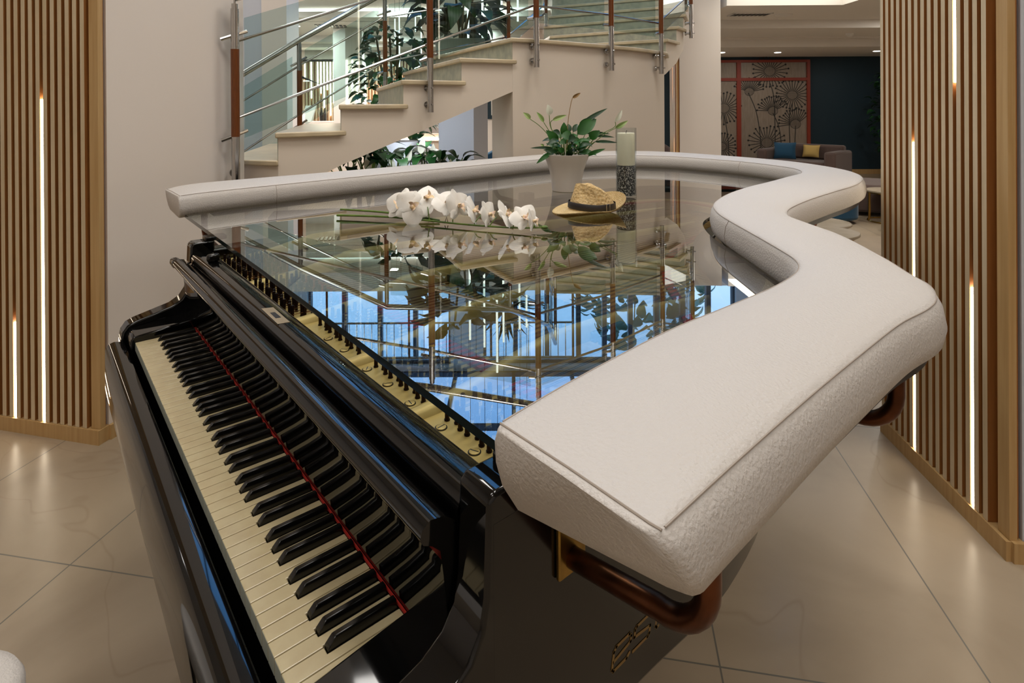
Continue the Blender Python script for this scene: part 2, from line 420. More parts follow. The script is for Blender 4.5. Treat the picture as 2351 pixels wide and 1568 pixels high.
# right column: panel on the face towards the piano
cr = local(1.568, 2.364, 1.503, 1.690); LR = .677
b = B(); b.prism([(0, .005), (LR - .004, .005), (LR - .004, .45), (0, .45)], 0, 5.2)
struct(b, 'column_right', 'paint_cool', frame=cr)
slat_panel('pine slat panel with three light strips on the column right of the piano', cr, LR, 16, 5.19,
           ((5, .062, 1.215), (11, 1.43, 5.0), (13, .062, .765)), 1)
b = B(); b.box(LR, LR + .013, -.03, .45, 0, .06); struct(b, 'baseboard_right', 'trim', frame=cr)
# middle column beyond the stair, slats on its left face
cm = local(2.05, 7.0, 2.53, 6.915)
b = B(); b.prism([(0.003, 0), (.487, 0), (.487, .76), (0.003, .76)], 0, 2.79); struct(b, 'column_middle', 'paint', frame=cm)
F = cm @ Matrix.Translation((0, .76, 0)) @ Matrix.Rotation(-PI / 2, 4, 'Z')
slat_panel('narrow slat panel on the white column behind the stair', F, .76, 18, 2.78, ((9, 1.45, 2.2), (13, .062, .95)), 1)

# ---------------------------------------------------------------- lounge at the right
b = B(); b.box(1.9, 9.0, 11.2, 11.4, 0, 2.32); tw = struct(b, 'wall_lounge', 'teal', frame=VM @ Matrix.Translation((0, 0, 0)))
b = B(); b.box(5.9, 9.0, 11.17, 11.2, 0, .09); struct(b, 'baseboard_lounge', 'trim')
b = B(); b.box(1.9, 9.0, 9.3, 11.4, 2.30, 2.79)                      # low soffit by the wall
b.box(1.9, 7.0, 9.1, 9.3, 2.42, 2.79)
b.prism([(7.0, 9.3), (5.9, 4.8), (9.0, 4.8), (9.0, 9.3)], 2.30, 2.79)   # soffit along the right side
struct(b, 'ceiling_soffit', 'ceil')
b = B(); b.box(2.6, 7.0, 8.06, 9.3, 2.44, 2.79); b.prism([(6.9, 8.06), (6.1, 4.8), (6.0, 4.8), (6.35, 8.06)], 2.44, 2.79); struct(b, 'trim_tray', 'ceil')
b = B(); b.box(2.6, 6.6, 6.9, 8.06, 2.56, 2.79); b.box(4.0, 6.6, 4.8, 6.9, 2.56, 2.79); b.box(2.6, 4.0, 4.8, 5.6, 2.56, 2.79); struct(b, 'ceiling_lounge', 'ceil')
b = B(); b.box(2.6, 4.0, 5.6, 6.9, 2.70, 2.72)
t = tag(b.build('ceiling_light_panel', 'cove', frame=VM), 'bright recessed light panel in the lounge ceiling beside the white column', 'ceiling light')
for x, d, z in LOUNGE:
    q = B(); q.lathe([(.055, 0), (.055, -.006), (.045, -.008)], 20, (x, d, z))
    tag(q.build('downlight', 'downl', frame=VM), 'small round downlight in the low ceiling before the teal wall', 'ceiling light', 'lounge downlights')
v = vthing('air_vent', 'slotted air vent in the lounge ceiling left of the round speaker', 'vent', 3.15, 7.55, 2.559)
q = B(); q.box(-.26, .26, -.12, -.10, -.012, 0); q.box(-.26, .26, .10, .12, -.012, 0); q.box(-.26, -.24, -.12, .12, -.012, 0); q.box(.24, .26, -.12, .12, -.012, 0); q.build('frame', 'whitep', v, False)
q = B()
for i in range(9): q.box(-.23 + i * .055, -.205 + i * .055, -.1, .1, -.010, -.004)
q.build('louvres', 'darkmet', v, False)
q = B(); q.lathe([(.11, 0), (.11, -.012), (.09, -.016)], 28, (3.62, 7.6, 2.56)); tag(q.build('ceiling_speaker', 'whitep', frame=VM), 'flat round speaker in the lounge ceiling right of the vent', 'speaker')
q = B(); q.lathe([(.055, 0), (.055, -.02), (.035, -.045), (.02, -.05)], 20, (5.15, 8.7, 2.44)); tag(q.build('smoke_detector', 'whitep', frame=VM), 'white smoke detector under the lounge ceiling tray', 'smoke detector')
# red framed flower screen
sc_ = vthing('flower_screen', 'red framed frosted panels printed with black dandelions on the teal wall', 'screen', 3.12, 11.2, 0)
q = B()
for x0, x1 in ((0, .06), (1.27, 1.35), (2.64, 2.70)): q.box(x0, x1, -.06, -.001, 0, 2.24)
q.box(0, 2.7, -.058, -.002, 2.19, 2.24); q.box(0, 2.7, -.058, -.002, 1.83, 1.89); q.box(0, 2.7, -.058, -.002, 0, .08)
q.build('frame', 'red', sc_, False)
q = B(); q.box(.06, 2.64, -.03, -.004, .08, 2.19); q.build('panel', 'screen', sc_, False)
def flat_stroke(bb, pts, wd, y):
    """a flat printed stroke in the x-z plane"""
    L_, R_ = [], []
    for i, p in enumerate(pts):
        a = Vector(pts[max(0, i - 1)]); c = Vector(pts[min(len(pts) - 1, i + 1)]); t = (c - a).normalized() if (c - a).length > 0 else Vector((1, 0))
        n = Vector((-t.y, t.x)) * wd * .5; L_.append((p[0] + n.x, y, p[1] + n.y)); R_.append((p[0] - n.x, y, p[1] - n.y))
    for i in range(len(pts) - 1): bb.quad(L_[i], L_[i + 1], R_[i + 1], R_[i])
def disc(bb, c, r, y, ry=None, n=14):
    bb.bm.faces.new([bb.bm.verts.new((c[0] + r * math.cos(2 * PI * k / n), y, c[1] + (ry or r) * math.sin(2 * PI * k / n))) for k in range(n)])
def dandelion(bb, cx, cz, r, a0=0, a1=2 * PI, n=26, y=-.0315):
    rs = r * .30
    ring = [(cx + rs * math.cos(2 * PI * k / 24), cz + rs * .85 * math.sin(2 * PI * k / 24)) for k in range(25)]
    flat_stroke(bb, ring, .008, y)
    for k in range(-3, 4):
        h = math.sqrt(max(0, 1 - (k / 4) ** 2)); o = rs * k / 4
        flat_stroke(bb, [(cx + o, cz - rs * .85 * h), (cx + o, cz + rs * .85 * h)], .004, y - .0004)
        flat_stroke(bb, [(cx - rs * h, cz + o * .85), (cx + rs * h, cz + o * .85)], .004, y - .0004)
    for k in range(n):
        a = a0 + (a1 - a0) * (k + .5) / n; rr = r * random.uniform(.86, 1.05); bend = .10 * math.sin(a * 2)
        pts = [(cx + (rs * (1 - t) + rr * t) * math.cos(a + bend * t), cz + (rs * (1 - t) + rr * t) * .9 * math.sin(a + bend * t)) for t in (0, .33, .66, 1)]
        flat_stroke(bb, pts, .014, y); disc(bb, pts[-1], .020, y - .0004, None, 8)
q = B()
for cx, cz, r in ((1.02, 1.30, .36), (.98, .55, .30), (1.92, 2.02, .36), (2.36, 1.55, .34), (1.86, .62, .36), (.45, 1.9, .36), (.35, .95, .34)): dandelion(q, cx, cz, r)
for cx, cz, r, a in ((1.98, 1.24, .32, .5), (2.42, .98, .34, .9), (1.52, 1.62, .30, -.2)):
    dandelion(q, cx, cz, r, PI * .05 + a * .4, PI * .95 + a * .4, 16)
for p in ([(1.50, 1.6), (1.66, 1.2), (1.74, .6), (1.72, .1)], [(1.98, 1.2), (2.1, .9), (2.16, .4), (2.2, .1)], [(2.36, 1.4), (2.30, 1.1), (2.31, .5), (2.3, .1)], [(2.42, .95), (2.4, .5), (2.36, .1)],
          [(1.02, 1.2), (1.1, .7), (1.12, .1)], [(1.86, .5), (1.92, .1)], [(1.92, 1.8), (2.0, 1.5), (2.02, .9), (2.02, .1)], [(.98, .4), (.94, .1)], [(.35, .8), (.4, .1)]):
    flat_stroke(q, [(a.x, a.y) for a in spline([(x, z, 0) for x, z in p], 6)], .016, -.0312)
q.build('flower_print', 'print_', sc_, False, smooth=0)

def rounded_box(bb, x0, x1, y0, y1, z0, z1): bb.box(x0, x1, y0, y1, z0, z1); return bb
def pillow(name, label, m, x, d, z, sz, rot, tilt):
    g = B(); n = 10
    def hgt(u, v): return .5 * (max(0, (1 - abs(u) ** 2.6)) * max(0, (1 - abs(v) ** 2.6))) ** .5
    for sgn in (1, -1):
        vs = [[g.bm.verts.new((u * .5 * (1 - .07 * (1 - v * v)), sgn * hgt(u, v) * .36, v * .5 * (1 - .07 * (1 - u * u)))) for u in [-1 + 2 * i / n for i in range(n + 1)]] for v in [-1 + 2 * i / n for i in range(n + 1)]]
        for i in range(n):
            for j in range(n): g.bm.faces.new((vs[i][j], vs[i][j + 1], vs[i + 1][j + 1], vs[i + 1][j]))
    bmesh.ops.remove_doubles(g.bm, verts=g.bm.verts, dist=1e-5)
    F = VM @ Matrix.Translation((x, d, z)) @ Matrix.Rotation(rot, 4, 'Z') @ Matrix.Rotation(tilt, 4, 'X') @ Matrix.Diagonal((sz[0], sz[0], sz[1], 1))
    return tag(g.build(name, m, frame=F, smooth=60), label, 'pillow')
# taupe sofa with two pillows
s = vthing('sofa', 'taupe velvet sofa with boxy arms in front of the flower screen', 'sofa', 5.06, 9.95, 0, -.85)
q = B(); q.box(-.56, .56, -.34, .38, .10, .40); q.build('seat', 'sofa', s, False, bevel=.03)
q = B(); q.box(-.56, .56, .24, .42, .40, .66); q.build('backrest', 'sofa', s, False, bevel=.04)
for sx in (-1, 1):
    q = B(); q.box(sx * .56 - .09, sx * .56 + .09, -.38, .42, .10, .58); q.build('armrest', 'sofa', s, False, bevel=.04)
    for y in (-.28, .34):
        q = B(); q.box(sx * .54 - .03, sx * .54 + .03, y - .03, y + .03, 0, .10); q.build('leg', 'trim', s, False)
pillow('cushion', 'blue square cushion leaning on the taupe sofa', 'bluev', 4.83, 10.12, .55, (.36, .30), -.5, -.25)
pillow('cushion', 'gold cushion at the back of the taupe sofa', 'goldv', 5.22, 9.98, .55, (.28, .22), -.85, -.25)
# ottomans, poufs, low tables
o = vthing('ottoman', 'large taupe drop shaped ottoman behind the gold wire table', 'ottoman', 4.50, 7.25, 0)
pl = [(.44 * math.cos(a) * (1 + .32 * max(0, math.cos(a)) ** 6), .40 * math.sin(a)) for a in [2 * PI * k / 40 for k in range(40)]]
q = B(); q.prism(pl, .05, .385); q.build('body', 'sofa', o, False, bevel=.03)
for x, y in ((-.28, -.2), (.25, -.22), (0, .25)):
    q = B(); q.lathe([(.03, 0), (.03, .05)], 12, (x, y, 0)); q.build('foot', 'trim', o, False)
def pouf(label, x, d, r, h, rot=0):
    o = vthing('pouf', label, 'pouf', x, d, 0, rot)
    q = B(); q.prism([(r * math.copysign(abs(math.cos(a)) ** .6, math.cos(a)), r * math.copysign(abs(math.sin(a)) ** .6, math.sin(a))) for a in [2 * PI * k / 32 for k in range(32)]], .04, h)
    q.build('body', 'bluev', o, False, bevel=.035)
    for k in range(3):
        q = B(); q.lathe([(.022, 0), (.022, .04)], 10, (r * .6 * math.cos(k * 2.1), r * .6 * math.sin(k * 2.1), 0)); q.build('foot', 'trim', o, False)
pouf('blue velvet pouf beyond the marble tables', 3.70, 6.7, .27, .345)
pouf('blue velvet pouf at the edge of the right slat panel', 4.22, 6.05, .21, .36)
def wire_table(label, x, d, rx, ry, h, nleg, ring=True, rot=0):
    o = vthing('side_table', label, 'table', x, d, 0, rot)
    q = B(); q.rings([[(a * rx * math.cos(2 * PI * k / 36), a * ry * math.sin(2 * PI * k / 36), z) for k in range(36)] for a, z in ((.97, h - .022), (1, h - .016), (1, h - .004), (.985, h))]); q.build('tabletop', 'marble', o, False)
    el = lambda f, z: [(f * rx * math.cos(2 * PI * k / 36), f * ry * math.sin(2 * PI * k / 36), z) for k in range(36)]
    q = B(); q.tube(el(.88, h - .03), .007, 8, loop=True)
    if ring: q.tube(el(.88, .008), .008, 8, loop=True)
    q.build('ring', 'goldm', o, False)
    for k in range(nleg):
        a = 2 * PI * (k + .35) / nleg; q = B(); q.tube([(.88 * rx * math.cos(a), .88 * ry * math.sin(a), 0), (.88 * rx * math.cos(a), .88 * ry * math.sin(a), h - .022)], .008, 8); q.build('leg', 'goldm', o, False)
wire_table('round marble side table on a gold wire drum beside the slat panel', 4.36, 6.62, .245, .23, .365, 7)
wire_table('oval beige marble coffee table nearest the padded bar', 2.20, 4.12, .30, .22, .44, 4, False, .2)
wire_table('lower grey marble coffee table behind the beige one', 2.42, 4.70, .33, .26, .40, 4, False, -.2)
# two dark shrubs against the teal wall
def shrub(name, label, cat, x, d, z0, z1, r, nleaf, m, lsize, potr=.0, poth=0., trunk=True, squash=1.0, seed=1, cz=None):
    rd = random.Random(seed); o = vthing(name, label, cat, x, d, 0)
    if potr:
        q = B(); q.lathe([(potr * .75, z0 - poth), (potr, z0), (potr * .93, z0), (potr * .9, z0 - .03)], 28); q.build('pot', 'pot', o, False)
    if trunk:
        q = B()
        for k in range(4):
            a = rd.uniform(0, 6.28); q.tube(spline([(.02 * math.cos(a), .02 * math.sin(a), z0 - .03), (.3 * r * math.cos(a), .3 * r * math.sin(a), z0 + .5 * (z1 - z0)), (.5 * r * math.cos(a), .5 * r * math.sin(a), z0 + .9 * (z1 - z0))], 5), .012, 6)
        q.build('stems', 'bark', o, False)
    q = B(); zc = (z0 + z1) / 2 if cz is None else cz
    for k in range(nleaf):
        a = rd.uniform(0, 2 * PI); u = rd.uniform(-1, 1); rr = rd.uniform(.45, 1) ** .7
        c = Vector((r * rr * math.cos(a) * math.sqrt(max(0, 1 - u * u * .8)), r * squash * rr * math.sin(a) * math.sqrt(max(0, 1 - u * u * .8)), zc + (z1 - z0) / 2 * u * .95))
        out = Vector((math.cos(a), math.sin(a), rd.uniform(-.9, .5))).normalized(); s_ = lsize * rd.uniform(.7, 1.25)
        q.leaf(c, c + out * s_, s_ * rd.uniform(.5, .68), (rd.uniform(-.4, .4), rd.uniform(-.4, .4), 1), bend=rd.uniform(.05, .22), n=4, tail=rd.uniform(0, .3))
    q.build('foliage', m, o, False, smooth=60); return o
shrub('potted_tree', 'dark leafy potted tree against the teal wall behind the slat panel', 'plant', 7.05, 10.5, .42, 2.0, .42, 220, 'leafd', .13, .2, .42, seed=3)

# ================================================================ lobby beyond the stair
b = B(); b.box(-4.6, -3.05, 7.0, 7.3, 0, 2.79); struct(b, 'wall_lobby_left', 'paint_cool')
b = B(); b.box(-3.04, -2.735, 6.95, 7.35, 0, 2.79); struct(b, 'column_lobby', 'paint')
b = B(); b.box(-3.16, 0.9, 8.0, 8.35, 2.62, 2.705); struct(b, 'trim_cove', 'paint')                    # cove beam
b = B(); b.box(-3.1, .9, 8.30, 8.34, 2.706, 2.795); tag(b.build('cove_light', 'cove', frame=VM), 'glowing cove light behind the lobby ceiling beam', 'ceiling light')
b = B(); b.box(-7.0, 0.9, 8.35, 9.9, 2.61, 2.65); b.box(-7.0, .9, 9.9, 10.2, 2.50, 2.65); b.box(-7.0, .9, 10.2, 11.0, 2.60, 2.65); b.box(-7.0, .9, 11.0, 13.0, 2.52, 2.65); struct(b, 'ceiling_lobby', 'ceil')
for x, d, z in LOBBY:
    q = B(); q.lathe([(.06, 0), (.06, -.006), (.05, -.008)], 16, (x, d, z)); tag(q.build('downlight', 'downl', frame=VM), 'small round downlight in the lobby ceiling beyond the stair', 'ceiling light', 'lobby downlights')
v = vthing('air_vent', 'slotted air vent in the lobby ceiling seen over the handrail', 'vent', -2.75, 8.75, 2.609, .2)
q = B()
for i in range(8): q.box(-.24 + i * .06, -.205 + i * .06, -.12, .12, -.01, -.001)
q.build('louvres', 'darkmet', v, False)
# reception: slatted back wall with light strips, counter, things on the counter
F = local(-4.6, 11.7, -2.0, 11.7)
rp = bpy.data.objects.new('slat_panel', None); COL.objects.link(rp); rp.matrix_world = F; tag(rp, 'slatted reception wall with many vertical light strips behind the stair glass', 'wall panel')
q = B(); q.box(0, 2.6, .01, .06, 0, 2.33); q.build('backing', 'slatback', rp, False)
q = B()
for i in range(40): q.box(i * .065, i * .065 + .035, -.03, .01, .05, 2.30)
q.build('slats', 'slat', rp, False)
q = B(); q.box(0, 2.6, -.05, .06, 2.30, 2.34); q.build('rail', 'darkmet', rp, False)
for i, z0 in ((2, 2.05), (5, 1.95), (7, 1.55), (9, 1.78), (10, 1.65), (11, 1.35), (12, 1.72), (13, 1.2), (14, 1.45), (15, 1.2), (17, 1.2), (19, 1.3), (22, 1.5), (24, 1.2)):
    q = B(); q.box(i * .065 + .037, i * .065 + .063, -.03, .0, z0, 2.29); q.build('led_strip', 'led', rp, False)
b = B(); b.box(-5.2, .6, 11.58, 11.75, 2.345, 2.60); struct(b, 'trim_fascia', 'paint')
k = vthing('reception_counter', 'pale reception counter in front of the slatted wall', 'counter', -3.5, 10.8)
q = B(); q.box(-.9, 1.0, -.25, .25, 0, 1.06); q.build('body', 'desk', k, False)
q = B(); q.box(-.93, 1.03, -.29, .29, 1.06, 1.10); q.build('worktop', 'paint', k, False)
q = B(); q.rings([[(-3.96, 10.68, 1.10), (-3.76, 10.68, 1.10), (-3.76, 10.78, 1.10), (-3.96, 10.78, 1.10)], [(-3.90, 10.80, 1.40), (-3.70, 10.80, 1.40), (-3.70, 10.82, 1.40), (-3.90, 10.82, 1.40)]])
tag(q.build('sign_holder', 'paper', frame=VM), 'slanted white card holder on the reception counter', 'sign')
ib = vthing('ice_bucket', 'clear ice bucket with dark bottles on the reception counter', 'ice bucket', -3.56, 10.76, 1.10)
q = B(); q.lathe([(.06, 0), (.10, .22), (.095, .22), (.055, .01)], 20); q.build('bucket', 'clear', ib, False)
for x in (-.03, .035):
    q = B(); q.lathe([(.03, .012), (.03, .15), (.012, .2), (.012, .26)], 12, (x, 0, 0)); q.build('bottle', 'black', ib, False)
q = B(); F = VM @ Matrix.Translation((-4.42, 11.55, 1.62)) @ Matrix.Rotation(PI / 2, 4, 'X'); q.lathe([(.18, 0), (.18, .03), (.165, .035)], 32)
tag(q.build('wall_clock', 'whitep', frame=F), 'white round clock on the slatted reception wall', 'clock')
for z in (1.98, 1.18):
    q = B(); q.box(-4.62, -4.28, 11.38, 11.67, z - .03, z); tag(q.build('wall_shelf', 'black', frame=VM), 'narrow black shelf %s the round clock' % ('above' if z > 1.5 else 'below'), 'shelf')
for x, d, z, a, lab in ((-4.35, 10.0, 1.98, -.45, 'leftmost'), (-4.0, 9.9, 1.80, -.5, 'lowest'), (-3.62, 10.1, 1.86, -.4, 'rightmost')):
    l = vthing('pendant_lamp', 'dark slanted bar lamp over the reception counter, %s of three' % lab, 'lamp', x, d, z)
    q = B(); q.rings([[(-.2, -.03, .03 - .2 * a), (-.2, .03, .03 - .2 * a), (-.2, .03, -.2 * a - .02), (-.2, -.03, -.2 * a - .02)], [(.2, -.02, .2 * a + .01), (.2, .02, .2 * a + .01), (.2, .02, .2 * a), (.2, -.02, .2 * a)]]); q.build('bar', 'darkmet', l, False)
    q = B(); q.box(-.06, .04, -.015, .015, -.035, -.022); q.build('lamp_light', 'downl', l, False)
    q = B(); q.tube([(-.1, 0, .05), (-.1, 0, 2.61 - z)], .004, 6); q.build('cable', 'black', l, False)
# white lobby column with three thin light lines on its right face
b = B(); b.prism([(-2.81, 9.0), (-2.60, 8.93), (-2.37, 9.05), (-2.45, 9.5), (-2.8, 9.5)], 0, 2.60); struct(b, 'column_reception', 'paint')
for i, (x, d, z0) in enumerate(((-2.575, 8.935, 1.05), (-2.50, 8.975, 1.6), (-2.43, 9.01, 1.1))):
    q = B(); q.box(x - .006, x + .006, d - .012, d + .004, z0, 2.1); tag(q.build('light_line', 'led', frame=VM), 'thin vertical light line on the lobby column, %s' % ('left one', 'short middle one', 'right one')[i], 'light')
# climbing plant on a stand and the big leafed tree behind the stair
shrub('climbing_plant', 'bushy green climbing plant behind the stair railing', 'plant', -1.28, 6.3, .9, 2.24, .48, 330, 'leaf', .16, .20, .4, seed=5, cz=1.60)
q = B(); q.lathe([(.15, 0), (.15, .5)], 24, (-1.28, 6.3, 0)); tag(q.build('plant_stand', 'pot', frame=VM), 'white round stand under the bushy climbing plant', 'stand')
shrub('rubber_tree', 'tall tree with big dark leaves behind the stair glass', 'plant', -.53, 5.98, 2.06, 2.85, .42, 110, 'leafd', .26, .0, .0, seed=8, cz=2.45)
q = B(); q.box(-.78, -.28, 5.84, 6.12, 12 * .153, 2.06); tag(q.build('planter', 'pot', frame=VM), 'pale planter on the stair landing holding the big leafed tree', 'planter')
# vertical light tubes hanging in the stair well
def pendant(x, d, z0, z1, grp='pendant tubes', r=.011):
    p = vthing('pendant_tube', 'slim vertical glowing tube hanging in the stair well', 'pendant light', x, d, z0, 0, grp)
    q = B(); q.tube([(0, 0, 0), (0, 0, z1 - z0)], r, 10); q.build('tube', 'tube', p, False)
    q = B(); q.tube([(0, 0, z1 - z0), (0, 0, 5.2 - z0)], .0025, 5); q.build('cable', 'black', p, False)
    return p
for px, d, z0, z1 in ((1076, 6.0, 2.02, 3.05), (1109, 6.05, 2.08, 3.15), (1153, 6.3, 2.31, 3.2), (1190, 6.4, 2.31, 3.1), (1138, 5.9, 2.6, 3.35), (1206, 6.2, 2.65, 3.0)):
    pendant((px - 1175.5) * d / 1311.8, d, z0, z1)
for px, d, y0, y1 in ((908, 7.4, 107, 45), (918, 7.2, 157, 33), (955, 7.6, 75, 30), (968, 7.4, 125, 20)):
    z = lambda y: 1.3576 + (248 - y) * d / 1311.8
    p = vthing('pendant_tube', 'thin glowing tube hanging in front of the climbing plant', 'pendant light', (px - 1175.5) * d / 1311.8, d, z(y0), 0, 'thin lobby tubes')
    q = B(); q.tube([(0, 0, 0), (0, 0, z(y1) - z(y0))], .008, 8); q.build('tube', 'tube', p, False)
    q = B(); q.tube([(0, 0, z(y1) - z(y0)), (0, 0, 2.80 - z(y0))], .002, 5); q.build('cable', 'black', p, False)

# under the stair: columns, low wall, seats, plants
b = B(); b.prism([(-.682, 5.3), (-.355, 5.28), (-.235, 5.5), (-.6, 5.6)], 0, 1.655); struct(b, 'column_under_stair', 'paint_cool')
b = B(); b.lathe([(.19, 0), (.19, 1.06)], 40, (-1.02, 5.02, 0)); struct(b, 'column_round', 'paint_cool')
b = B(); b.box(-2.6, .6, 9.4, 9.55, 0, .92); b.box(-2.6, .6, 9.37, 9.40, .80, .83); struct(b, 'wall_bar', 'desk')
q = B(); q.box(-2.6, .6, 9.36, 9.37, .82, .84); tag(q.build('light_line', 'led', frame=VM), 'thin level light line along the low bar wall under the stair', 'light')
def armchair(label, m, x, d, rot, s=1.0):
    c = vthing('armchair', label, 'armchair', x, d, 0, rot)
    q = B(); q.lathe([(.30 * s, .12), (.32 * s, .16), (.32 * s, .40), (.28 * s, .43)], 28); q.build('seat', m, c, False)
    q = B(); r0, r1 = .30 * s, .39 * s; prof = []
    for i in range(25):
        a = math.radians(-20 + 220 * i / 24); h = .62 + .25 * math.sin(math.radians(180 * i / 24)) ** 1.5
        prof.append([(r0 * math.cos(a), r0 * math.sin(a), .14), (r1 * math.cos(a), r1 * math.sin(a), .14), (r1 * math.cos(a), r1 * math.sin(a), h - .03), ((r0 + r1) / 2 * math.cos(a), (r0 + r1) / 2 * math.sin(a), h), (r0 * math.cos(a), r0 * math.sin(a), h - .03)])
    q.rings(prof); q.build('backrest', m, c, False, bevel=.01)
    for kx in (-1, 1):
        for ky in (-1, 1):
            q = B(); q.tube([(kx * .2 * s, ky * .2 * s, 0), (kx * .18 * s, ky * .18 * s, .14)], .014, 8); q.build('leg', 'goldm', c, False)
    return c
armchair('blue velvet tub armchair seen under the stair by the pillar', 'bluev', -.36, 7.4, -1.2)
armchair('blue velvet tub armchair under the stair behind the white one', 'bluev', -1.45, 8.3, 0)
armchair('white tub armchair under the stair beside the grey column', 'whitep', -1.03, 7.2, .6, .9)
armchair('taupe tub armchair in the gap beside the narrow slat panel', 'sofa', 2.15, 8.6, .3)
m_ = vthing('menu_board', 'dark framed menu board on the wall under the stair', 'sign', -.235, 9.2, 1.16)
q = B(); q.box(-.16, .16, 0, .03, 0, .34); q.build('frame', 'teal', m_, False)
q = B(); q.box(-.10, .10, -.003, 0, .06, .30); q.build('card', 'paper', m_, False)
b = B(); b.box(-.6, .5, 9.23, 9.35, 0, 2.6); struct(b, 'wall_menu', 'paint')
# peace lilies in a trough behind the padded bar
tr = vthing('planter_trough', 'long dark trough of peace lilies under the stair', 'planter', -.95, 4.15, 0, .25)
q = B(); q.box(-.75, .75, -.13, .13, 0, .62); q.build('trough', 'board', tr, False)
q = B(); q.box(-.72, .72, -.11, .11, .60, .622); q.build('soil', 'soil', tr, False)
rd = random.Random(21)
for k, (px, ytop, nl, nsp) in enumerate(((800, 352, 9, 0), (850, 338, 9, 1), (905, 350, 8, 1), (985, 318, 8, 4), (1035, 360, 6, 1))):
    D = 4.15 + .06 * (k % 2); x = (px - 1175.5) * D / 1311.8; zt = 1.3576 - (ytop - 248) * D / 1311.8
    lx = (x + .95) * math.cos(.25); 
    pl = vthing('peace_lily', 'peace lily under the stair, %s' % ('leftmost of the trough, broad leaves without bloom', 'second from the left end, one small bloom', 'in the middle of the trough with folded leaves', 'the one with the tallest white blooms', 'rightmost of the trough with a drooping bloom')[k], 'plant', -.95 + lx * math.cos(.25), 4.15 + lx * math.sin(.25), .62, 0)
    q = B(); st = B()
    for i in range(nl + 6):
        a = rd.uniform(0, 2 * PI); rr = rd.uniform(.05, .2); h = rd.uniform(.55, .85) * (zt - .62)
        if nsp < 3: h = max(h, rd.uniform(.7, .95) * (zt - .62))
        e = Vector((rr * math.cos(a), rr * math.sin(a), h)); o2 = Vector((math.cos(a), math.sin(a), rd.uniform(-.1, .6))).normalized() * rd.uniform(.13, .22)
        st.tube(spline([(0, 0, 0), (e.x * .4, e.y * .4, e.z * .6), tuple(e)], 4), .004, 5)
        q.leaf(e, e + o2, .085, (0, 0, 1), .2, 6, tail=.25)
    st.build('stems', 'stem', pl, False); q.build('leaves', 'leafd', pl, False, smooth=60)
    for i in range(nsp):
        a = rd.uniform(0, 6); off = (i - (nsp - 1) / 2) * .08; hh = (zt - .62) * (1 - .10 * abs(i - 1)) - .11
        s2 = B(); s2.tube([(off * .3, 0, 0), (off, -.05, hh)], .004, 6); so = s2.build('flower_stem', 'stem', pl, False)
        s2 = B(); s2.leaf((off, -.05, hh - .01), (off + rd.uniform(-.02, .03), -.05, hh + .12), .055, (rd.uniform(-.5, .5), -1, 0), .1, 8, fold=.2); s2.build('bloom', 'spathe', so, False, smooth=60)

# upper gallery: railing, agave in a tub, trees outside
ga = vthing('gallery_railing', 'upper floor railing with thin balusters before the windows', 'railing', -3.6, 7.66, 3.05)
for z in (.45, .92):
    q = B(); q.tube([(0, 0, z), (4.4, 0, z)], .02 if z > .5 else .014, 10); q.build('rail', 'steel', ga, False)
for i in range(45):
    q = B(); q.tube([(i * .1, 0, 0 if i % 11 == 0 else .45), (i * .1, 0, .92)], .016 if i % 11 == 0 else .006, 6); q.build('baluster', 'steel' if i % 11 else 'redwood', ga, False)
ag = vthing('agave', 'spiky dark agave in a round tub on the upper gallery', 'plant', -.12, 8.4, 3.05)
q = B(); q.lathe([(.22, 0), (.30, .30), (.27, .30)], 28); q.build('tub', 'pot', ag, False)
q = B()
for k in range(46):
    a = rd.uniform(0, 2 * PI); e = rd.uniform(-.15, 1.3); q.leaf((0, 0, .32), (math.cos(a) * math.cos(e) * .62, math.sin(a) * math.cos(e) * .62, .36 + math.sin(e) * .62), .07, (0, 0, 1), .1, 5, fold=.25)
q.build('leaves', 'leafd', ag, False, smooth=60)
shrub('garden_tree', 'blue green conifer outside the right upper windows', 'tree', 3.0, 13.5, 2.6, 6.2, 1.5, 420, 'treeleaf', .42, seed=13)
shrub('garden_tree', 'small leafy tree outside the left upper windows', 'tree', -2.6, 15.0, 1.2, 4.6, 1.2, 220, 'treeleaf', .42, seed=14)

# ================================================================ the curved staircase
RIS = .153
P = [(-1.287, 3.141), (-1.003, 3.353), (-.683, 3.593), (-.335, 3.804), (.005, 3.981)]          # outer riser corners of steps 7..11
I = [(-1.70, 4.74), (-1.465, 4.94), (-1.203, 5.16), (-.995, 5.317), (-.749, 5.448)]
SO = [.87, 1.02, 1.16, 1.314, 1.461]                                                            # soffit height at each corner
Plow = [(-4.0, 3.35), (-3.6, 3.45), (-3.2, 3.5), (-2.8, 3.52), (-2.4, 3.5), (-2.0, 3.42), (-1.60, 3.25)]
Ilow = [(-3.9, 4.9), (-3.6, 4.95), (-3.25, 4.95), (-2.9, 4.95), (-2.6, 4.92), (-2.3, 4.88), (-1.98, 4.80)]
st = vthing('staircase', 'curved white plaster staircase with stone treads rising behind the padded piano bar', 'staircase', -.4, 3.8, 0)
def flip(pts): return list(reversed(pts))
AP = Plow + P; AI = Ilow + I; AS = [0, 0, 0, 0, .1, .42, .70] + SO
body = B()
for k in range(len(AP) - 1):
    top = (k + 1) * RIS; a, c, ic, ia = AP[k], AP[k + 1], AI[k + 1], AI[k]
    body.prism([a, c, ic, ia], [AS[k], AS[k + 1], AS[k + 1], AS[k]], top - .032)
LZ = 12 * RIS
face = [(.005, 3.981), (.135, 4.05), (.43, 4.25), (.73, 4.477), (1.0, 4.70), (1.235, 4.955), (1.36, 5.10), (1.46, 5.41)]
innl = [(.30, 6.05), (-.20, 6.22), (-.86, 6.16), (-.749, 5.448)]
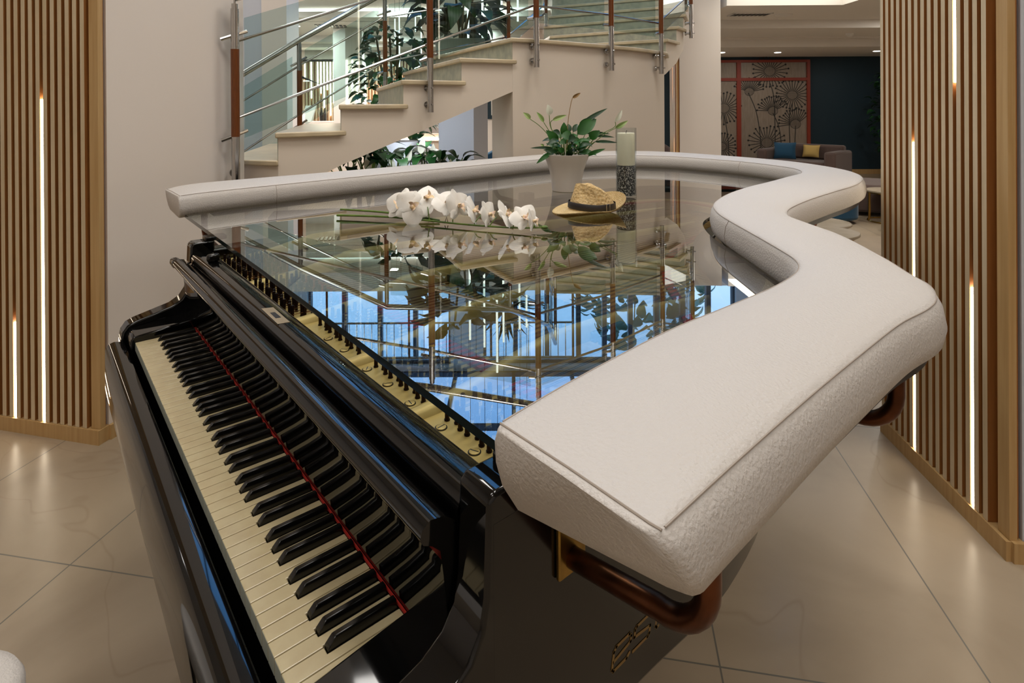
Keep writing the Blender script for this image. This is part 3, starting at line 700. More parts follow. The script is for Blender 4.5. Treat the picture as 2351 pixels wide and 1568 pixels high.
fin = [(-.002 + .0 * i, 3.98) if i == 0 else (x - .012, d + .018) for i, (x, d) in enumerate(face)]; fin[0] = (.012, 4.0); fin[-1] = face[-1]
body.prism(fin + innl, [1.461, 1.52, 1.56, 1.60, 1.60, 1.61, 1.62, 1.66, 1.66, 1.7, 1.7, 1.461], LZ - .032)
RU = [(1.46, 5.41), (1.63, 5.65), (1.76, 5.86), (1.88, 6.17), (1.96, 6.45), (2.0, 6.75), (1.98, 7.05), (1.95, 7.40), (1.92, 7.60)]
LU = [(.30, 6.05), (.42, 6.38), (.38, 6.68), (.45, 6.90), (.50, 7.1), (.52, 7.28), (.52, 7.42), (.50, 7.52), (.48, 7.59)]
US = [1.66, 1.78, 1.94, 2.14, 2.28, 2.42, 2.56, 2.66, 2.79]
for k in range(8):
    body.prism([RU[k], RU[k + 1], LU[k + 1], LU[k]], [US[k], US[k + 1], US[k + 1], US[k]], (13 + k) * RIS - .032)
# wall carrying the landing
wf = [(.0055, 3.9813), (.135, 4.05), (.43, 4.25), (.73, 4.477), (1.0, 4.70), (1.235, 4.955), (1.36, 5.10)]
body.prism(wf + [(1.10, 5.32), (.95, 5.15), (.75, 4.93), (.52, 4.73), (.27, 4.53), (-.03, 4.34), (-.15, 4.28)], 0, LZ - .033)
body.build('plaster_body', 'plaster', st, frame=VM, smooth=30)
def slab(quad, top, over_front=.025, over_side=.03, th=.032):
    """stone tread: quad = outer-front, outer-back, inner-back, inner-front; nosing at the front"""
    a, c, ic, ia = [Vector(q) for q in quad]
    n = (c - a); s_ = Vector((n.y, -n.x)).normalized() * over_side; f = (a - c).normalized() * over_front; fi = (ia - ic).normalized() * over_front
    a2, c2, ia2 = a + f + s_, c + s_ - f * .9, ia + fi
    q = B(); q.prism([tuple(a2), tuple(c2), tuple(c), tuple(ic), tuple(ia2)], top - th, top); return q
for k in range(len(AP) - 1):
    top = (k + 1) * RIS
    slab((AP[k], AP[k + 1], AI[k + 1], AI[k]), top).build('tread', 'stone', st, frame=VM, bevel=.008)
    a, ia = Vector(AP[k]), Vector(AI[k]); t = (Vector(AP[k]) - Vector(AP[k + 1])).normalized() * .004
    q = B(); q.prism([tuple(a + t), tuple(a), tuple(ia), tuple(ia + t)], max(0, top - RIS), top - .03); q.build('riser', 'riser', st, frame=VM, smooth=0)
a, ia = Vector(P[4]), Vector(I[4]); t = Vector((-.0035, -.0018))
q = B(); q.prism([tuple(a + t), tuple(a), tuple(ia), tuple(ia + t)], LZ - RIS, LZ - .03); q.build('riser', 'riser', st, frame=VM, smooth=0)
fo = [Vector(p) for p in face]; out = []
for i, p in enumerate(fo):
    n = (fo[min(i + 1, len(fo) - 1)] - fo[max(i - 1, 0)]).normalized(); out.append(tuple(p + Vector((n.y, -n.x)) * .03 - (n * .025 if i == 0 else n * 0)))
q = B(); q.prism(out + innl[:3] + [(-.749 - .02, 5.448 - .012)], LZ - .032, LZ); q.build('landing_slab', 'stone', st, frame=VM, bevel=.008)
for k in range(8):
    top = (13 + k) * RIS
    slab((RU[k], RU[k + 1], LU[k + 1], LU[k]), top).build('tread', 'stone', st, frame=VM, bevel=.006)
    a, ia = Vector(RU[k]), Vector(LU[k]); t = (a - Vector(RU[k + 1])).normalized() * .004
    q = B(); q.prism([tuple(a + t), tuple(a), tuple(ia), tuple(ia + t)], top - RIS, top - .03); q.build('riser', 'riser', st, frame=VM, smooth=0)

# ---------------------------------------------------------------- railings
def rail_post(par, x, d, tz, nrm, foot=None, r=.020, hand=.86):
    """round post: steel foot, mahogany sleeve, steel head; nrm points to the stair it is fixed on"""
    z0 = tz - .206 if foot is None else foot
    q = B(); q.tube([(x, d, z0), (x, d, tz + .14)], r, 20); p = q.build('post', 'steel', par, frame=VM)
    q = B(); q.lathe([(r, tz + .59), (r, tz + .80), (r * .8, tz + .801), (r * .8, tz + .825), (.006, tz + .826), (.006, tz + hand)], 20, (x, d, 0)); q.build('post_head', 'steel', p, frame=VM)
    q = B(); q.tube([(x, d, tz + .139), (x, d, tz + .591)], r * 1.05, 20); q.build('wood_sleeve', 'redwood', p, frame=VM)
    if foot is None:
        for dz in (.05, .155):
            c = Vector((x, d, z0 + dz)); n = Vector((nrm[0], nrm[1], 0))
            q = B(); q.tube([tuple(c - n * .034), tuple(c - n * .018)], .006, 10); q.tube([tuple(c), tuple(c + n * .052)], .011, 12); q.tube([tuple(c + n * .046), tuple(c + n * .062)], .021, 20)
            q.build('standoff', 'steel', p, frame=VM)
    return p
def railing(label, posts, rods=(.23, .63), hand=.86, feet=False, panes=None, r=.02, pre=None, post_handrail=True):
    """posts: (x, d, tread height); glass panes hang between neighbours"""
    x0, d0, z0 = posts[0]; t = vthing('stair_railing', label, 'railing', x0, d0, z0 - .2)
    K = len(posts)
    for i, (x, d, tz) in enumerate(posts):
        a = Vector(posts[max(0, i - 1)][:2]); c = Vector(posts[min(K - 1, i + 1)][:2]); n = (c - a).normalized(); nrm = (-n.y, n.x)
        rail_post(t, x, d, tz, nrm, None if not feet else tz, r, hand)
        for dz in (.145, .665):                                  # clamps that hold the glass
            q = B(); e = Vector((n.x, n.y, 0)); zz = Vector((0, 0, (posts[min(K - 1, i + 1)][2] - posts[max(0, i - 1)][2]) / max(.1, (c - a).length)))
            ctr = Vector((x, d, tz + dz)); off = Vector((nrm[0], nrm[1], 0)) * .026
            for s_ in (-1, 1): q.tube([tuple(ctr + off * .5 + (e + zz) * s_ * .010), tuple(ctr + off + (e + zz) * s_ * .062)], .010, 8)
            q.build('glass_clamp', 'steel', t, frame=VM)
    line = [(x, d, tz) for x, d, tz in posts]
    if pre: line = [pre] + line
    for k, h in enumerate(rods):
        q = B(); pts = []
        for i, (x, d, tz) in enumerate(line):
            a = Vector(line[max(0, i - 1)][:2]); c = Vector(line[min(len(line) - 1, i + 1)][:2]); n = (c - a).normalized(); pts.append((x - n.y * .03, d + n.x * .03, tz + h))
        q.tube(pts, .0085, 10); q.build('rod', 'steel', t, frame=VM)
    q = B(); q.tube([(x, d, tz + hand) for x, d, tz in line], .0235, 16); q.build('handrail', 'steel', t, frame=VM)
    for i in range(K - 1):
        a, c = Vector(posts[i]), Vector(posts[i + 1]); u = (c - a); n = Vector((-u.y, u.x, 0)).normalized() * .028; l = Vector((u.x, u.y, 0)).length
        p, q2 = a + u * (.05 / l) + n, c - u * (.05 / l) + n
        g = B(); th = n.normalized() * .005
        g.rings([[tuple(p + Vector((0, 0, .11)) - th), tuple(q2 + Vector((0, 0, .11)) - th), tuple(q2 + Vector((0, 0, .74)) - th), tuple(p + Vector((0, 0, .74)) - th)],
                 [tuple(p + Vector((0, 0, .11)) + th), tuple(q2 + Vector((0, 0, .11)) + th), tuple(q2 + Vector((0, 0, .74)) + th), tuple(p + Vector((0, 0, .74)) + th)]])
        g.build('glass_panel', 'rail_glass', t, frame=VM, smooth=0)
    return t
railing('outer stair railing of steel and mahogany posts with glass facing the piano',
        [(-1.428, 2.95, 7 * RIS), (-.518, 3.63, 10 * RIS), (.173, 3.99, LZ), (.771, 4.42, LZ), (1.282, 4.90, LZ), (1.835, 5.84, 2.25), (2.03, 6.62, 2.70)])
railing('inner stair railing of steel and mahogany posts on the far side of the treads',
        [(-2.17, 4.42, .728), (-1.74, 4.68, 7 * RIS), (-1.12, 5.06, 10 * RIS), (-.03, 5.82, LZ), (.40, 6.62, 15 * RIS), (.53, 7.2, 18 * RIS)], feet=True, r=.019, hand=.84)

# ================================================================ the grand piano
pn = thing('grand_piano', 'black grand piano with open keyboard under a glass bar top', 'piano', (.61, .9, 0))
ROUT = spline([(1.36, .15, 0), (1.36, .40, 0), (1.36, .62, 0), (1.30, .86, 0), (1.15, 1.06, 0), (.96, 1.26, 0), (.82, 1.5, 0), (.75, 1.78, 0), (.70, 2.05, 0), (.60, 2.28, 0), (.42, 2.42, 0), (.2, 2.46, 0),
               (.0, 2.38, 0), (-.10, 2.2, 0), (-.14, 1.95, 0), (-.14, 1.2, 0), (-.14, .6, 0), (-.14, .15, 0)], 6)
def inset(P_, d):
    out = []
    for i, p in enumerate(P_):
        a = P_[max(0, i - 1)]; c = P_[min(len(P_) - 1, i + 1)]; t = (c - a).normalized(); out.append(Vector((p.x - t.y * d, p.y + t.x * d, 0)))
    return out
RIN = inset(ROUT, .055)
q = B(); q.rings([[(o.x, o.y, .60), (o.x, o.y, .93), (i.x, i.y, .93), (i.x, i.y, .60)] for o, i in zip(ROUT, RIN)]); q.build('rim', 'rimblack', pn, bevel=.006)
q = B(); q.prism([(p.x, p.y) for p in inset(ROUT, .05)], .60, .63); q.build('bottom_board', 'board', pn, smooth=0)
q = B(); q.box(-.085, 1.305, -.012, .60, .585, .665); q.build('keybed', 'lacquer', pn, bevel=.006)
q = B(); q.extrude([(-.060, .585), (-.060, .70), (-.052, .713), (-.040, .717), (-.014, .712), (-.012, .60), (-.012, .585)], -.085, 1.305); q.build('key_slip', 'lacquer', pn, bevel=.003)
ARM = [(-.022, .585), (-.024, .71), (-.020, .735), (-.008, .752), (.012, .760), (.06, .772), (.10, .782), (.125, .797), (.140, .82), (.146, .85), (.148, .90), (.150, .948), (.158, .956), (.215, .956), (.215, .585)]
for x0, x1 in ((-.1398, -.085), (1.305, 1.3598)):
    q = B(); q.extrude(ARM, x0, x1); q.build('arm', 'lacquer', pn, bevel=.005, seg=3)
for x0, x1 in ((-.085, -.001), (1.223, 1.305)):
    q = B(); q.extrude([(-.010, .60), (-.010, .735), (-.004, .745), (.144, .760), (.144, .60)], x0, x1); q.build('key_block', 'lacquer', pn, bevel=.004)
# fallboard with its rounded lip, felt strip, lettering
FB = [(.143, .735), (.139, .77), (.135, .81), (.131, .85), (.127, .878), (.117, .888), (.106, .894), (.102, .902), (.105, .911), (.115, .917), (.132, .914), (.146, .903), (.150, .885), (.150, .735)]
q = B(); q.extrude(FB, -.083, 1.303); fbd = q.build('fallboard', 'lacquer', pn, smooth=50)
q = B(); q.box(-.142, -.0845, .103, .128, .889, .912); q.build('fallboard_end', 'lacquer', fbd, bevel=.008, seg=3)
q = B(); q.box(0.0, 1.222, .1402, .1425, .7320, .7350); q.build('felt_strip', 'felt', pn)
GL = dict(e=[[(1, .12), (.85, 0), (.1, 0), (0, .12), (0, .85), (.12, 1), (.88, 1), (1, .85), (1, .6), (.05, .42)]], s=[[(1, 1), (.1, 1), (0, .9), (0, .6), (1, .42), (1, .1), (.9, 0), (0, 0)]],
          t=[[(.25, 1.35), (.25, .1), (.35, 0), (.8, 0)], [(0, 1), (.75, 1)]], o=[[(.1, 0), (0, .1), (0, .9), (.1, 1), (.9, 1), (1, .9), (1, .1), (.9, 0), (.1, 0)]],
          n=[[(0, 0), (0, 1), (.88, 1), (1, .88), (1, 0)]], i=[[(.3, 0), (.3, 1)], [(.3, 1.2), (.3, 1.35)]], a=[[(.05, 1), (.88, 1), (1, .88), (1, 0), (.1, 0), (0, .1), (0, .48), (1, .56)]])
def lettering(word, org, ux, uz, nrm, w, h, gap, stroke, slant=.0):
    q = B(); org, ux, uz, nrm = Vector(org), Vector(ux), Vector(uz).normalized(), Vector(nrm); x = 0
    for ch in word:
        ww = w * (.55 if ch in 'it' else 1)
        for pl in GL[ch]:
            pts = [Vector((x + (p[0] * w if ch != 't' else p[0] * w * .7) + slant * p[1] * h, p[1] * h)) for p in pl]
            for i in range(len(pts) - 1):
                t = (pts[i + 1] - pts[i]).normalized() * stroke * .5; n = Vector((-t.y, t.x)); a, c = pts[i] - t, pts[i + 1] + t
                cor = [a + n, c + n, c - n, a - n]
                q.rings([[org + ux * k.x + uz * k.y for k in cor], [org + ux * k.x + uz * k.y + nrm * .0006 for k in cor]])
        x += ww + gap
    return q
q = lettering('estonia', (.468, .1385, .787), (1, 0, 0), (0, -.10, 1), (0, -1, -.1), .033, .021, .006, .0011); q.build('lettering', 'letterp', fbd, smooth=0)
q = lettering('estonia', (1.3601, .340, .652), (0, 1, .03), (0, 0, 1), (1, 0, 0), .034, .027, .008, .0036, .2); q.build('side_lettering', 'letter', pn, smooth=0)
# keys
PIT = .0235; names = ['a', 'b'] + ['c', 'd', 'e', 'f', 'g', 'a', 'b'] * 7 + ['c']
SH = {'c': -.0028, 'd': .0028, 'f': -.0040, 'g': 0.0, 'a': .0040}            # shift of the sharp right of each natural
sharp = {}
for k, n in enumerate(names[:-1]):
    if n in SH: sharp[k] = (k + 1) * PIT + (SH[n] if not (k == 0) else .002)
BW = .0059
for k, n in enumerate(names):
    x0, x1 = k * PIT + .0006, (k + 1) * PIT - .0006; yb = .141
    l = sharp.get(k - 1); r = sharp.get(k)
    pts = [(x0, 0), (x1, 0)]
    if r is not None: pts += [(x1, .0485), (r - BW - .0008, .0485), (r - BW - .0008, yb)]
    else: pts += [(x1, yb)]
    if l is not None: pts += [(l + BW + .0008, yb), (l + BW + .0008, .0485), (x0, .0485)]
    else: pts += [(x0, yb)]
    q = B(); q.prism(pts, .708, .730); wk = q.build('white_key', ['ivory', 'keyfront'], pn, smooth=0, bevel=.0011)
    for f in wk.data.polygons:
        if f.normal.y < -.9 and f.center.y + pn.location.y < .01: f.material_index = 1
key0 = None
for k, cx in sorted(sharp.items()):
    if key0 is None:
        q = B(); a = BW - .0004; t = BW - .0016
        q.rings([[(-a, .0495, .712), (a, .0495, .712), (a, .139, .712), (-a, .139, .712)], [(-a, .0500, .732), (a, .0500, .732), (a, .139, .732), (-a, .139, .732)], [(-t, .0575, .7405), (t, .0575, .7405), (t, .1385, .7405), (-t, .1385, .7405)], [(-t + .001, .0605, .742), (t - .001, .0605, .742), (t - .001, .138, .742), (-t + .001, .138, .742)]])
        key0 = q.build('black_key', 'ebony', pn, world=False, smooth=40, bevel=.0008); key0.location = Vector((cx, 0, 0)) - pn.location
    else: copy_of(key0, pn, Vector((cx, 0, 0)) - pn.location)
# black shelf behind the fallboard
q = B(); q.extrude([(.153, .74), (.150, .912), (.154, .925), (.164, .9305), (.200, .930), (.204, .926), (.204, .74)], -.083, 1.303); sh = q.build('shelf', 'lacquer', pn, smooth=50)
q = B(); q.rings([[(.551, .163, .9306), (.560, .185, .9306), (.669, .183, .9306), (.664, .161, .9306)], [(.551, .163, .9311), (.560, .185, .9311), (.669, .183, .9311), (.664, .161, .9311)]]); st_ = q.build('shelf_patch', 'shelf_patch', sh, smooth=0)  # thin flat beige patch lying on the shelf
q = B(); q.rings([[(.59, .169, .9311), (.593, .178, .9311), (.632, .178, .9311), (.63, .168, .9311)], [(.59, .169, .9314), (.593, .178, .9314), (.632, .178, .9314), (.63, .168, .9314)]]); q.build('patch_square', 'board', st_, smooth=0)
q = B(); q.box(.06, .078, .160, .192, .9300, .952); q.build('latch', 'rimblack', sh, bevel=.006)
# cast iron plate: pin block web, ring along the rim, struts, soundboard
q = B(); q.box(-.08, 1.30, .205, .43, .868, .886); pl_ = q.build('plate', 'gold', pn, bevel=.004)
R1, R2 = [p for p in inset(ROUT, .06) if p.y > .35], [p for p in inset(ROUT, .155) if p.y > .0]
R1 = [ROUT[i] for i in range(len(ROUT))]; ra = inset(ROUT, .062); rb = inset(ROUT, .150); keep = [i for i in range(len(ROUT)) if ROUT[i].y > .40]
q = B(); q.rings([[(ra[i].x, ra[i].y, .835), (ra[i].x, ra[i].y, .868), (rb[i].x, rb[i].y, .860), (rb[i].x, rb[i].y, .835)] for i in keep]); q.build('hitch_plate', 'gold', pn, smooth=40)
q = B(); fa = inset(ROUT, .118); fb_ = inset(ROUT, .142); q.rings([[(fa[i].x, fa[i].y, .862), (fa[i].x, fa[i].y, .869), (fb_[i].x, fb_[i].y, .869), (fb_[i].x, fb_[i].y, .862)] for i in keep]); q.build('felt_band', 'felt', pn, smooth=40)
q = B(); q.prism([(p.x, p.y) for p in inset(ROUT, .058)], .800, .808); q.build('soundboard', 'sbwood', pn, smooth=0)
def strut(x0, y1, dx, h=.932):
    pts = spline([(x0, .222, .894), (x0 + dx * .02, .27, .896), (x0 + dx * .1, .36, .905), (x0 + dx * .2, .47, .925), (x0 + dx * .3, .58, h), (x0 + dx * .55, .58 + (y1 - .58) * .45, .915), (x0 + dx, y1, .872)], 6)
    q = B(); q.rings([[(p.x - .017, p.y, p.z - .028), (p.x - .013, p.y, p.z), (p.x, p.y, p.z + .006), (p.x + .013, p.y, p.z), (p.x + .017, p.y, p.z - .028)] for p in pts]); q.build('strut', 'gold', pn, smooth=60)
for x0, y1, dx in ((.225, 2.2, .02), (.57, 2.0, -.05), (.835, 1.42, -.04), (1.065, 1.12, -.02), (-.06, 2.0, .0)): strut(x0, y1, dx)
q = B(); q.tube(spline([(-.03, .52, .87), (.22, .52, .87), (.55, .50, .87), (.83, .47, .87), (1.06, .45, .87), (1.28, .43, .87)], 4), .006, 8); q.build('pressure_bar', 'gold', pn)
q = B()
for x0, x1, y in ((-.05, .20, .345), (.26, .55, .35), (.59, .81, .40), (.86, 1.04, .40), (1.09, 1.28, .40)): q.box(x0, x1, y, y + .030, .8855, .892)
q.build('felt_bed', 'felt', pn)
# slotted screws on the plate
for i, (x, y) in enumerate(((1.195, .252), (1.115, .250), (1.025, .250), (.945, .253), (.87, .251), (.766, .254), (.692, .252))):
    q = B(); q.lathe([(.0092, .8858), (.0092, .8868), (.0078, .8866)], 20, (x, y, 0)); so_ = q.build('screw', 'darkmet', pn)
    q = B(); q.lathe([(.0078, .886), (.0076, .8876), (.0066, .8882)], 18, (x, y, 0)); q.build('screw_head', 'gold', so_)
    q = B(); q.box(-.0066, .0066, -.0008, .0008, .8878, .88835, Matrix.Translation((x, y, 0)) @ Matrix.Rotation(i * 1.3 + .4, 4, 'Z')); q.build('slot', 'darkmet', so_, smooth=0)
# tuning pins, nearest rows as single parts
pins = []
for sec, (x0, x1) in enumerate(((-.05, .205), (.26, .55), (.60, .81), (.862, 1.045), (1.095, 1.285))):
    n = int((x1 - x0) / .0172)
    for row in range(5 if sec < 2 else 4):
        for i in range(n):
            x = x0 + (i + .5 + .25 * (row % 2)) * (x1 - x0) / n; y = (.232 if sec < 2 else .268) + row * .026 + (.006 if i % 3 == 1 else 0)
            pins.append((x, y))
far = sorted(pins, key=lambda t: (t[0] - 1.83) ** 2 + (t[1] + .2) ** 2)
def pin_shape(q, x=0, y=0, z=.884):
    q.lathe([(.0046, z), (.0046, z + .004), (.0036, z + .004), (.0036, z + .017), (.0040, z + .017), (.0038, z + .034), (.0030, z + .0355)], 8, (x, y, 0))
q = B(); pin_shape(q); p0 = q.build('tuning_pin', 'pin', pn, world=False, smooth=40); p0.location = Vector((far[0][0], far[0][1], 0)) - pn.location
for x, y in far[1:100]: copy_of(p0, pn, Vector((x, y, 0)) - pn.location)
q = B()
for x, y in far[100:]: pin_shape(q, x, y)
tag(q.build('tuning_pins', 'pin', pn, smooth=40), kind='stuff')
# strings: each runs from its pin towards the tail
def string_pts(x, y):
    u = (x + .05) / 1.33
    if x < .55:
        xe = x + .18 + .12 * u; ye = 2.22 - .35 * u
    else:
        xe = x - .02; ye = max(.75, 2.0 - 1.35 * (u - .4) / .6)
    return [(x + .004, y, .900), (x + .004, .44, .897 + .004 * (y - .23)), (xe, ye, .884)]
order = sorted(pins, key=lambda t: -t[0]); near = order[:100]; rest = order[100:]
for x, y in near:
    q = B(); q.tube(string_pts(x, y), .0007, 4, cap=False); q.build('string', 'steelwire', pn)
q = B()
for x, y in rest: q.tube(string_pts(x, y), .0007 if x > .25 else .0014, 4, cap=False)
tag(q.build('strings', 'copperwire', pn), kind='stuff')
# dampers in a row over the strings
d0 = None
for k in range(60):
    x = -.03 + k * .0192
    if min(abs(x - s_) for s_ in (.228, .555, .825, 1.06)) < .022: continue
    if d0 is None:
        q = B(); q.box(-.0065, .0065, -.045, .045, .903, .922); d0 = q.build('damper', 'rimblack', pn, world=False, bevel=.002); d0.location = Vector((x, .66, 0)) - pn.location
    else: copy_of(d0, pn, Vector((x, .66 + .05 * (x < .2), 0)) - pn.location)
# copper brackets that carry the padded bar
def bracket(px, py, ang, L, z=.838, rise=.114):
    o = Vector((math.cos(ang), math.sin(ang), 0)); s_ = Vector((-o.y, o.x, 0)); c = Vector((px, py, z))
    q = B(); F = Matrix(((o.x, s_.x, 0, c.x), (o.y, s_.y, 0, c.y), (0, 0, 1, c.z), (0, 0, 0, 1)))
    q.box(.0005, .007, -.022, .022, -.018, .056, F); bp = q.build('bracket_plate', 'brass', pn, bevel=.002)
    tl = Vector((0, 0, .022)); pts = [c + o * .006, c + o * (L - .06) + tl] + [c + o * (L - .06 + .055 * math.sin(a)) + tl + Vector((0, 0, .055 * (1 - math.cos(a)))) for a in [PI / 2 * k / 8 for k in range(1, 9)]] + [c + o * (L - .005) + Vector((0, 0, rise))]
    q = B(); q.tube(pts, .0115, 16); q.build('bracket_pipe', 'copper', bp)
for a in ((1.36, .266, 0, .185), (1.325, .80, .0, .215), (.80, 1.55, .35, .20), (.69, 2.08, .25, .20), (.58, 2.30, .75, .27), (.42, 2.42, 1.1, .36), (0.0, 2.38, 2.1, .40), (-.14, 1.75, PI, .52), (-.14, .95, PI, .52), (-.14, .30, PI, .50)): bracket(*a)
# pads between rim and glass
for x, y in ((-.11, .22), (1.335, .22), (-.11, 1.5), (.36, 2.41), (.76, 1.9), (1.33, .72)):
    q = B(); z0 = .955 if y < .3 else .929; q.box(x - .022, x + .022, y - .03, y + .03, z0, .9678); q.build('support_pad', 'rimblack', pn, bevel=.003)
# legs
for x, y in ((.0, .35), (1.22, .35), (.30, 2.1)):
    q = B(); q.lathe([(.035, 0), (.035, .04), (.045, .06), (.05, .2), (.07, .48), (.085, .55), (.085, .605)], 24, (x, y, 0)); q.build('leg', 'lacquer', pn)

# ---------------------------------------------------------------- glass top
GO = spline([(-.545, .208, 0), (.4, .202, 0), (1.385, .190, 0)], 2)[:-1] + spline([(1.385, .190, 0), (1.385, .78, 0), (1.345, .92, 0), (1.26, 1.035, 0), (1.21, 1.08, 0), (1.10, 1.16, 0), (.98, 1.245, 0), (.87, 1.36, 0), (.80, 1.47, 0), (.76, 1.62, 0), (.735, 1.85, 0), (.72, 2.1, 0),
     (.70, 2.4, 0), (.62, 2.62, 0), (.46, 2.74, 0), (.2, 2.81, 0), (-.2, 2.79, 0), (-.44, 2.66, 0), (-.57, 2.40, 0), (-.615, 2.05, 0), (-.60, 1.3, 0), (-.575, .8, 0), (-.545, .208, 0)], 5)[:-1]
gb = B(); gb.prism([(p.x, p.y) for p in GO], .968, .980); gt = gb.build('glass_countertop', ['tabletop', 'tabledge', 'under'], smooth=0)
for f in gt.data.polygons: f.material_index = 0 if f.normal.z > .5 else (2 if f.normal.z < -.5 else 1)
tag(gt, 'wide clear glass bar top lying over the grand piano', 'countertop')

# ---------------------------------------------------------------- padded bar
IN = [(1.392, .143), (1.378, .26), (1.365, .45), (1.368, .60), (1.37, .74), (1.362, .84), (1.345, .905), (1.315, .955), (1.265, 1.005), (1.16, 1.10), (1.03, 1.215), (.95, 1.295), (.875, 1.40), (.825, 1.52), (.785, 1.66), (.755, 1.84), (.74, 2.02),
      (.715, 2.25), (.69, 2.45), (.60, 2.60), (.44, 2.69), (.24, 2.75), (.02, 2.76), (-.22, 2.74), (-.44, 2.60), (-.57, 2.35), (-.61, 2.06), (-.58, 1.32), (-.55, .81), (-.505, .31), (-.472, .192)]
OU = [(1.578, .143), (1.572, .26), (1.566, .42), (1.563, .57), (1.562, .72), (1.570, .82), (1.565, .885), (1.540, .955), (1.495, 1.01), (1.43, 1.095), (1.31, 1.23), (1.20, 1.315), (1.115, 1.385), (1.068, 1.475), (1.045, 1.58), (1.025, 1.74), (1.012, 1.95),
      (.995, 2.22), (.935, 2.46), (.82, 2.66), (.62, 2.83), (.38, 2.945), (.02, 3.0), (-.38, 2.99), (-.66, 2.84), (-.79, 2.52), (-.825, 2.2), (-.812, 1.32), (-.80, .81), (-.785, .32), (-.705, .188)]
IC = spline([(x, y, 0) for x, y in IN], 6); OC = spline([(x, y, 0) for x, y in OU], 6); NS = len(IC)
pb = thing('padded_bar', 'curved white leather padded bar running round the glass piano top', 'bar rail', (1.47, .6, .955))
PROF = [(0, .014, .9685), (0, -.008, .984), (0, -.013, 1.006), (0, -.009, 1.032), (0, .000, 1.0495), (0, .010, 1.054), (0, .05, 1.058), (.5, 0, 1.062), (1, -.05, 1.058), (1, -.010, 1.054), (1, .000, 1.0495), (1, .010, 1.032), (1, .015, 1.006), (1, .010, .984), (1, -.014, .9685), (.5, 0, .9685)]
def station(i, push=0., k=1.0):
    a, c = IC[i], OC[i]; w_ = (c - a); u = w_.normalized(); m_ = (a + c) / 2; t = (IC[min(i + 1, NS - 1)] + OC[min(i + 1, NS - 1)] - IC[max(i - 1, 0)] - OC[max(i - 1, 0)]).normalized()
    r = []; e = min(i, NS - 1 - i); sg = 1 if i < NS / 2 else -1; lean = max(0, 1 - e / 9.) * (.052 if sg > 0 else .02)
    for s_, off, z in PROF:
        p = a + w_ * s_ + u * off + t * sg * lean * (.3 + .7 * s_) * max(0, min(1, (1.052 - z) / .083)); p = m_ + (p - m_) * k + t * push; z = z if z < 1.05 else 1.0495 + (z - 1.0495) * min(1, e / 7. + .12); zz = 1.012 + (z - 1.012) * (1 if k > .995 else 1 - (1 - k) * 1.2); r.append((p.x, p.y, zz))
    return r
rg = [station(0, -.012, .93), station(0, -.010, .965), station(0, -.004, .992)] + [station(i) for i in range(NS)] + [station(NS - 1, .004, .992), station(NS - 1, .010, .965), station(NS - 1, .012, .93)]
q = B(); q.rings(rg); cu = q.build('cushion', 'leather', pb, smooth=70)
def line_at(j, dz=0.0008): return [station(i)[j] for i in range(NS)]
for j, nm in ((4, 'inner'), (10, 'outer')):
    q = B(); q.tube(line_at(j), .0011, 6); q.build('seam', 'piping', cu)
for i, pu in ((0, -.004), (NS - 1, .004)):
    r = station(i, pu, .998); q = B(); q.tube([r[k] for k in range(4, 11)], .0011, 6); q.build('seam', 'piping', cu)
for i in (int(NS * .945), int(NS * .70), int(NS * .335)):
    r = station(i, 0, 1.002); q = B(); q.tube([r[k] for k in range(0, 5)], .0009, 6); q.build('cross_seam', 'piping', cu)
q = B(); q.rings([[tuple(IC[i] + (OC[i] - IC[i]) * .10 + Vector((0, 0, .953))), tuple(OC[i] - (OC[i] - IC[i]) * .05 + Vector((0, 0, .953))), tuple(OC[i] - (OC[i] - IC[i]) * .05 + Vector((0, 0, .969))), tuple(IC[i] + (OC[i] - IC[i]) * .10 + Vector((0, 0, .969)))] for i in range(9, NS - 6)])
q.build('support_board', 'board', pb, smooth=40)

# ================================================================ things on the glass
GZ = .9805
# potted peace lily
pp = vthing('potted_peace_lily', 'peace lily in a flared white pot standing on the glass bar top', 'potted plant', .243, 2.56, GZ)
q = B(); q.lathe([(.055, .0), (.064, .001), (.066, .012), (.069, .05), (.077, .09), (.090, .13), (.1035, .160), (.1045, .164), (.0995, .164), (.090, .142), (.09, .139)], 48); q.build('pot', 'pot', pp, False, smooth=50)
q = B(); q.lathe([(.0925, .138), (.09, .147), (.04, .152)], 24); q.build('soil', 'soil', pp, False)
def pxy(u, v, y=0.0):
    """read-off from the plant drawing: 1 unit = .35 mm, pot rim centre at (690, 845)"""
    return Vector(((u - 690) * .000352, y, .160 + (845 - v) * .000352))
stems = B(); 
def plant_leaf(base, mid, tip, w_, m, y0=0., y1=0., nrm=(0, -1, .35), bend=.08, tail=0.):
    s_ = B(); b0 = pxy(690 + (base[0] - 690) * .6, 842, y0 * .3); b1 = pxy(*base, y0)
    s_.tube(spline([tuple(b0), tuple((b0 * .4 + b1 * .6) + Vector((0, 0, .006))), tuple(b1)], 5), .0016, 6)
    so = s_.build('petiole', 'stem', pp, False)
    l = B(); l.leaf(b1, pxy(*tip, y1), w_ * .000352, nrm, bend, 8, fold=.16, tail=tail); return l.build('leaf', m, so, False, smooth=60)
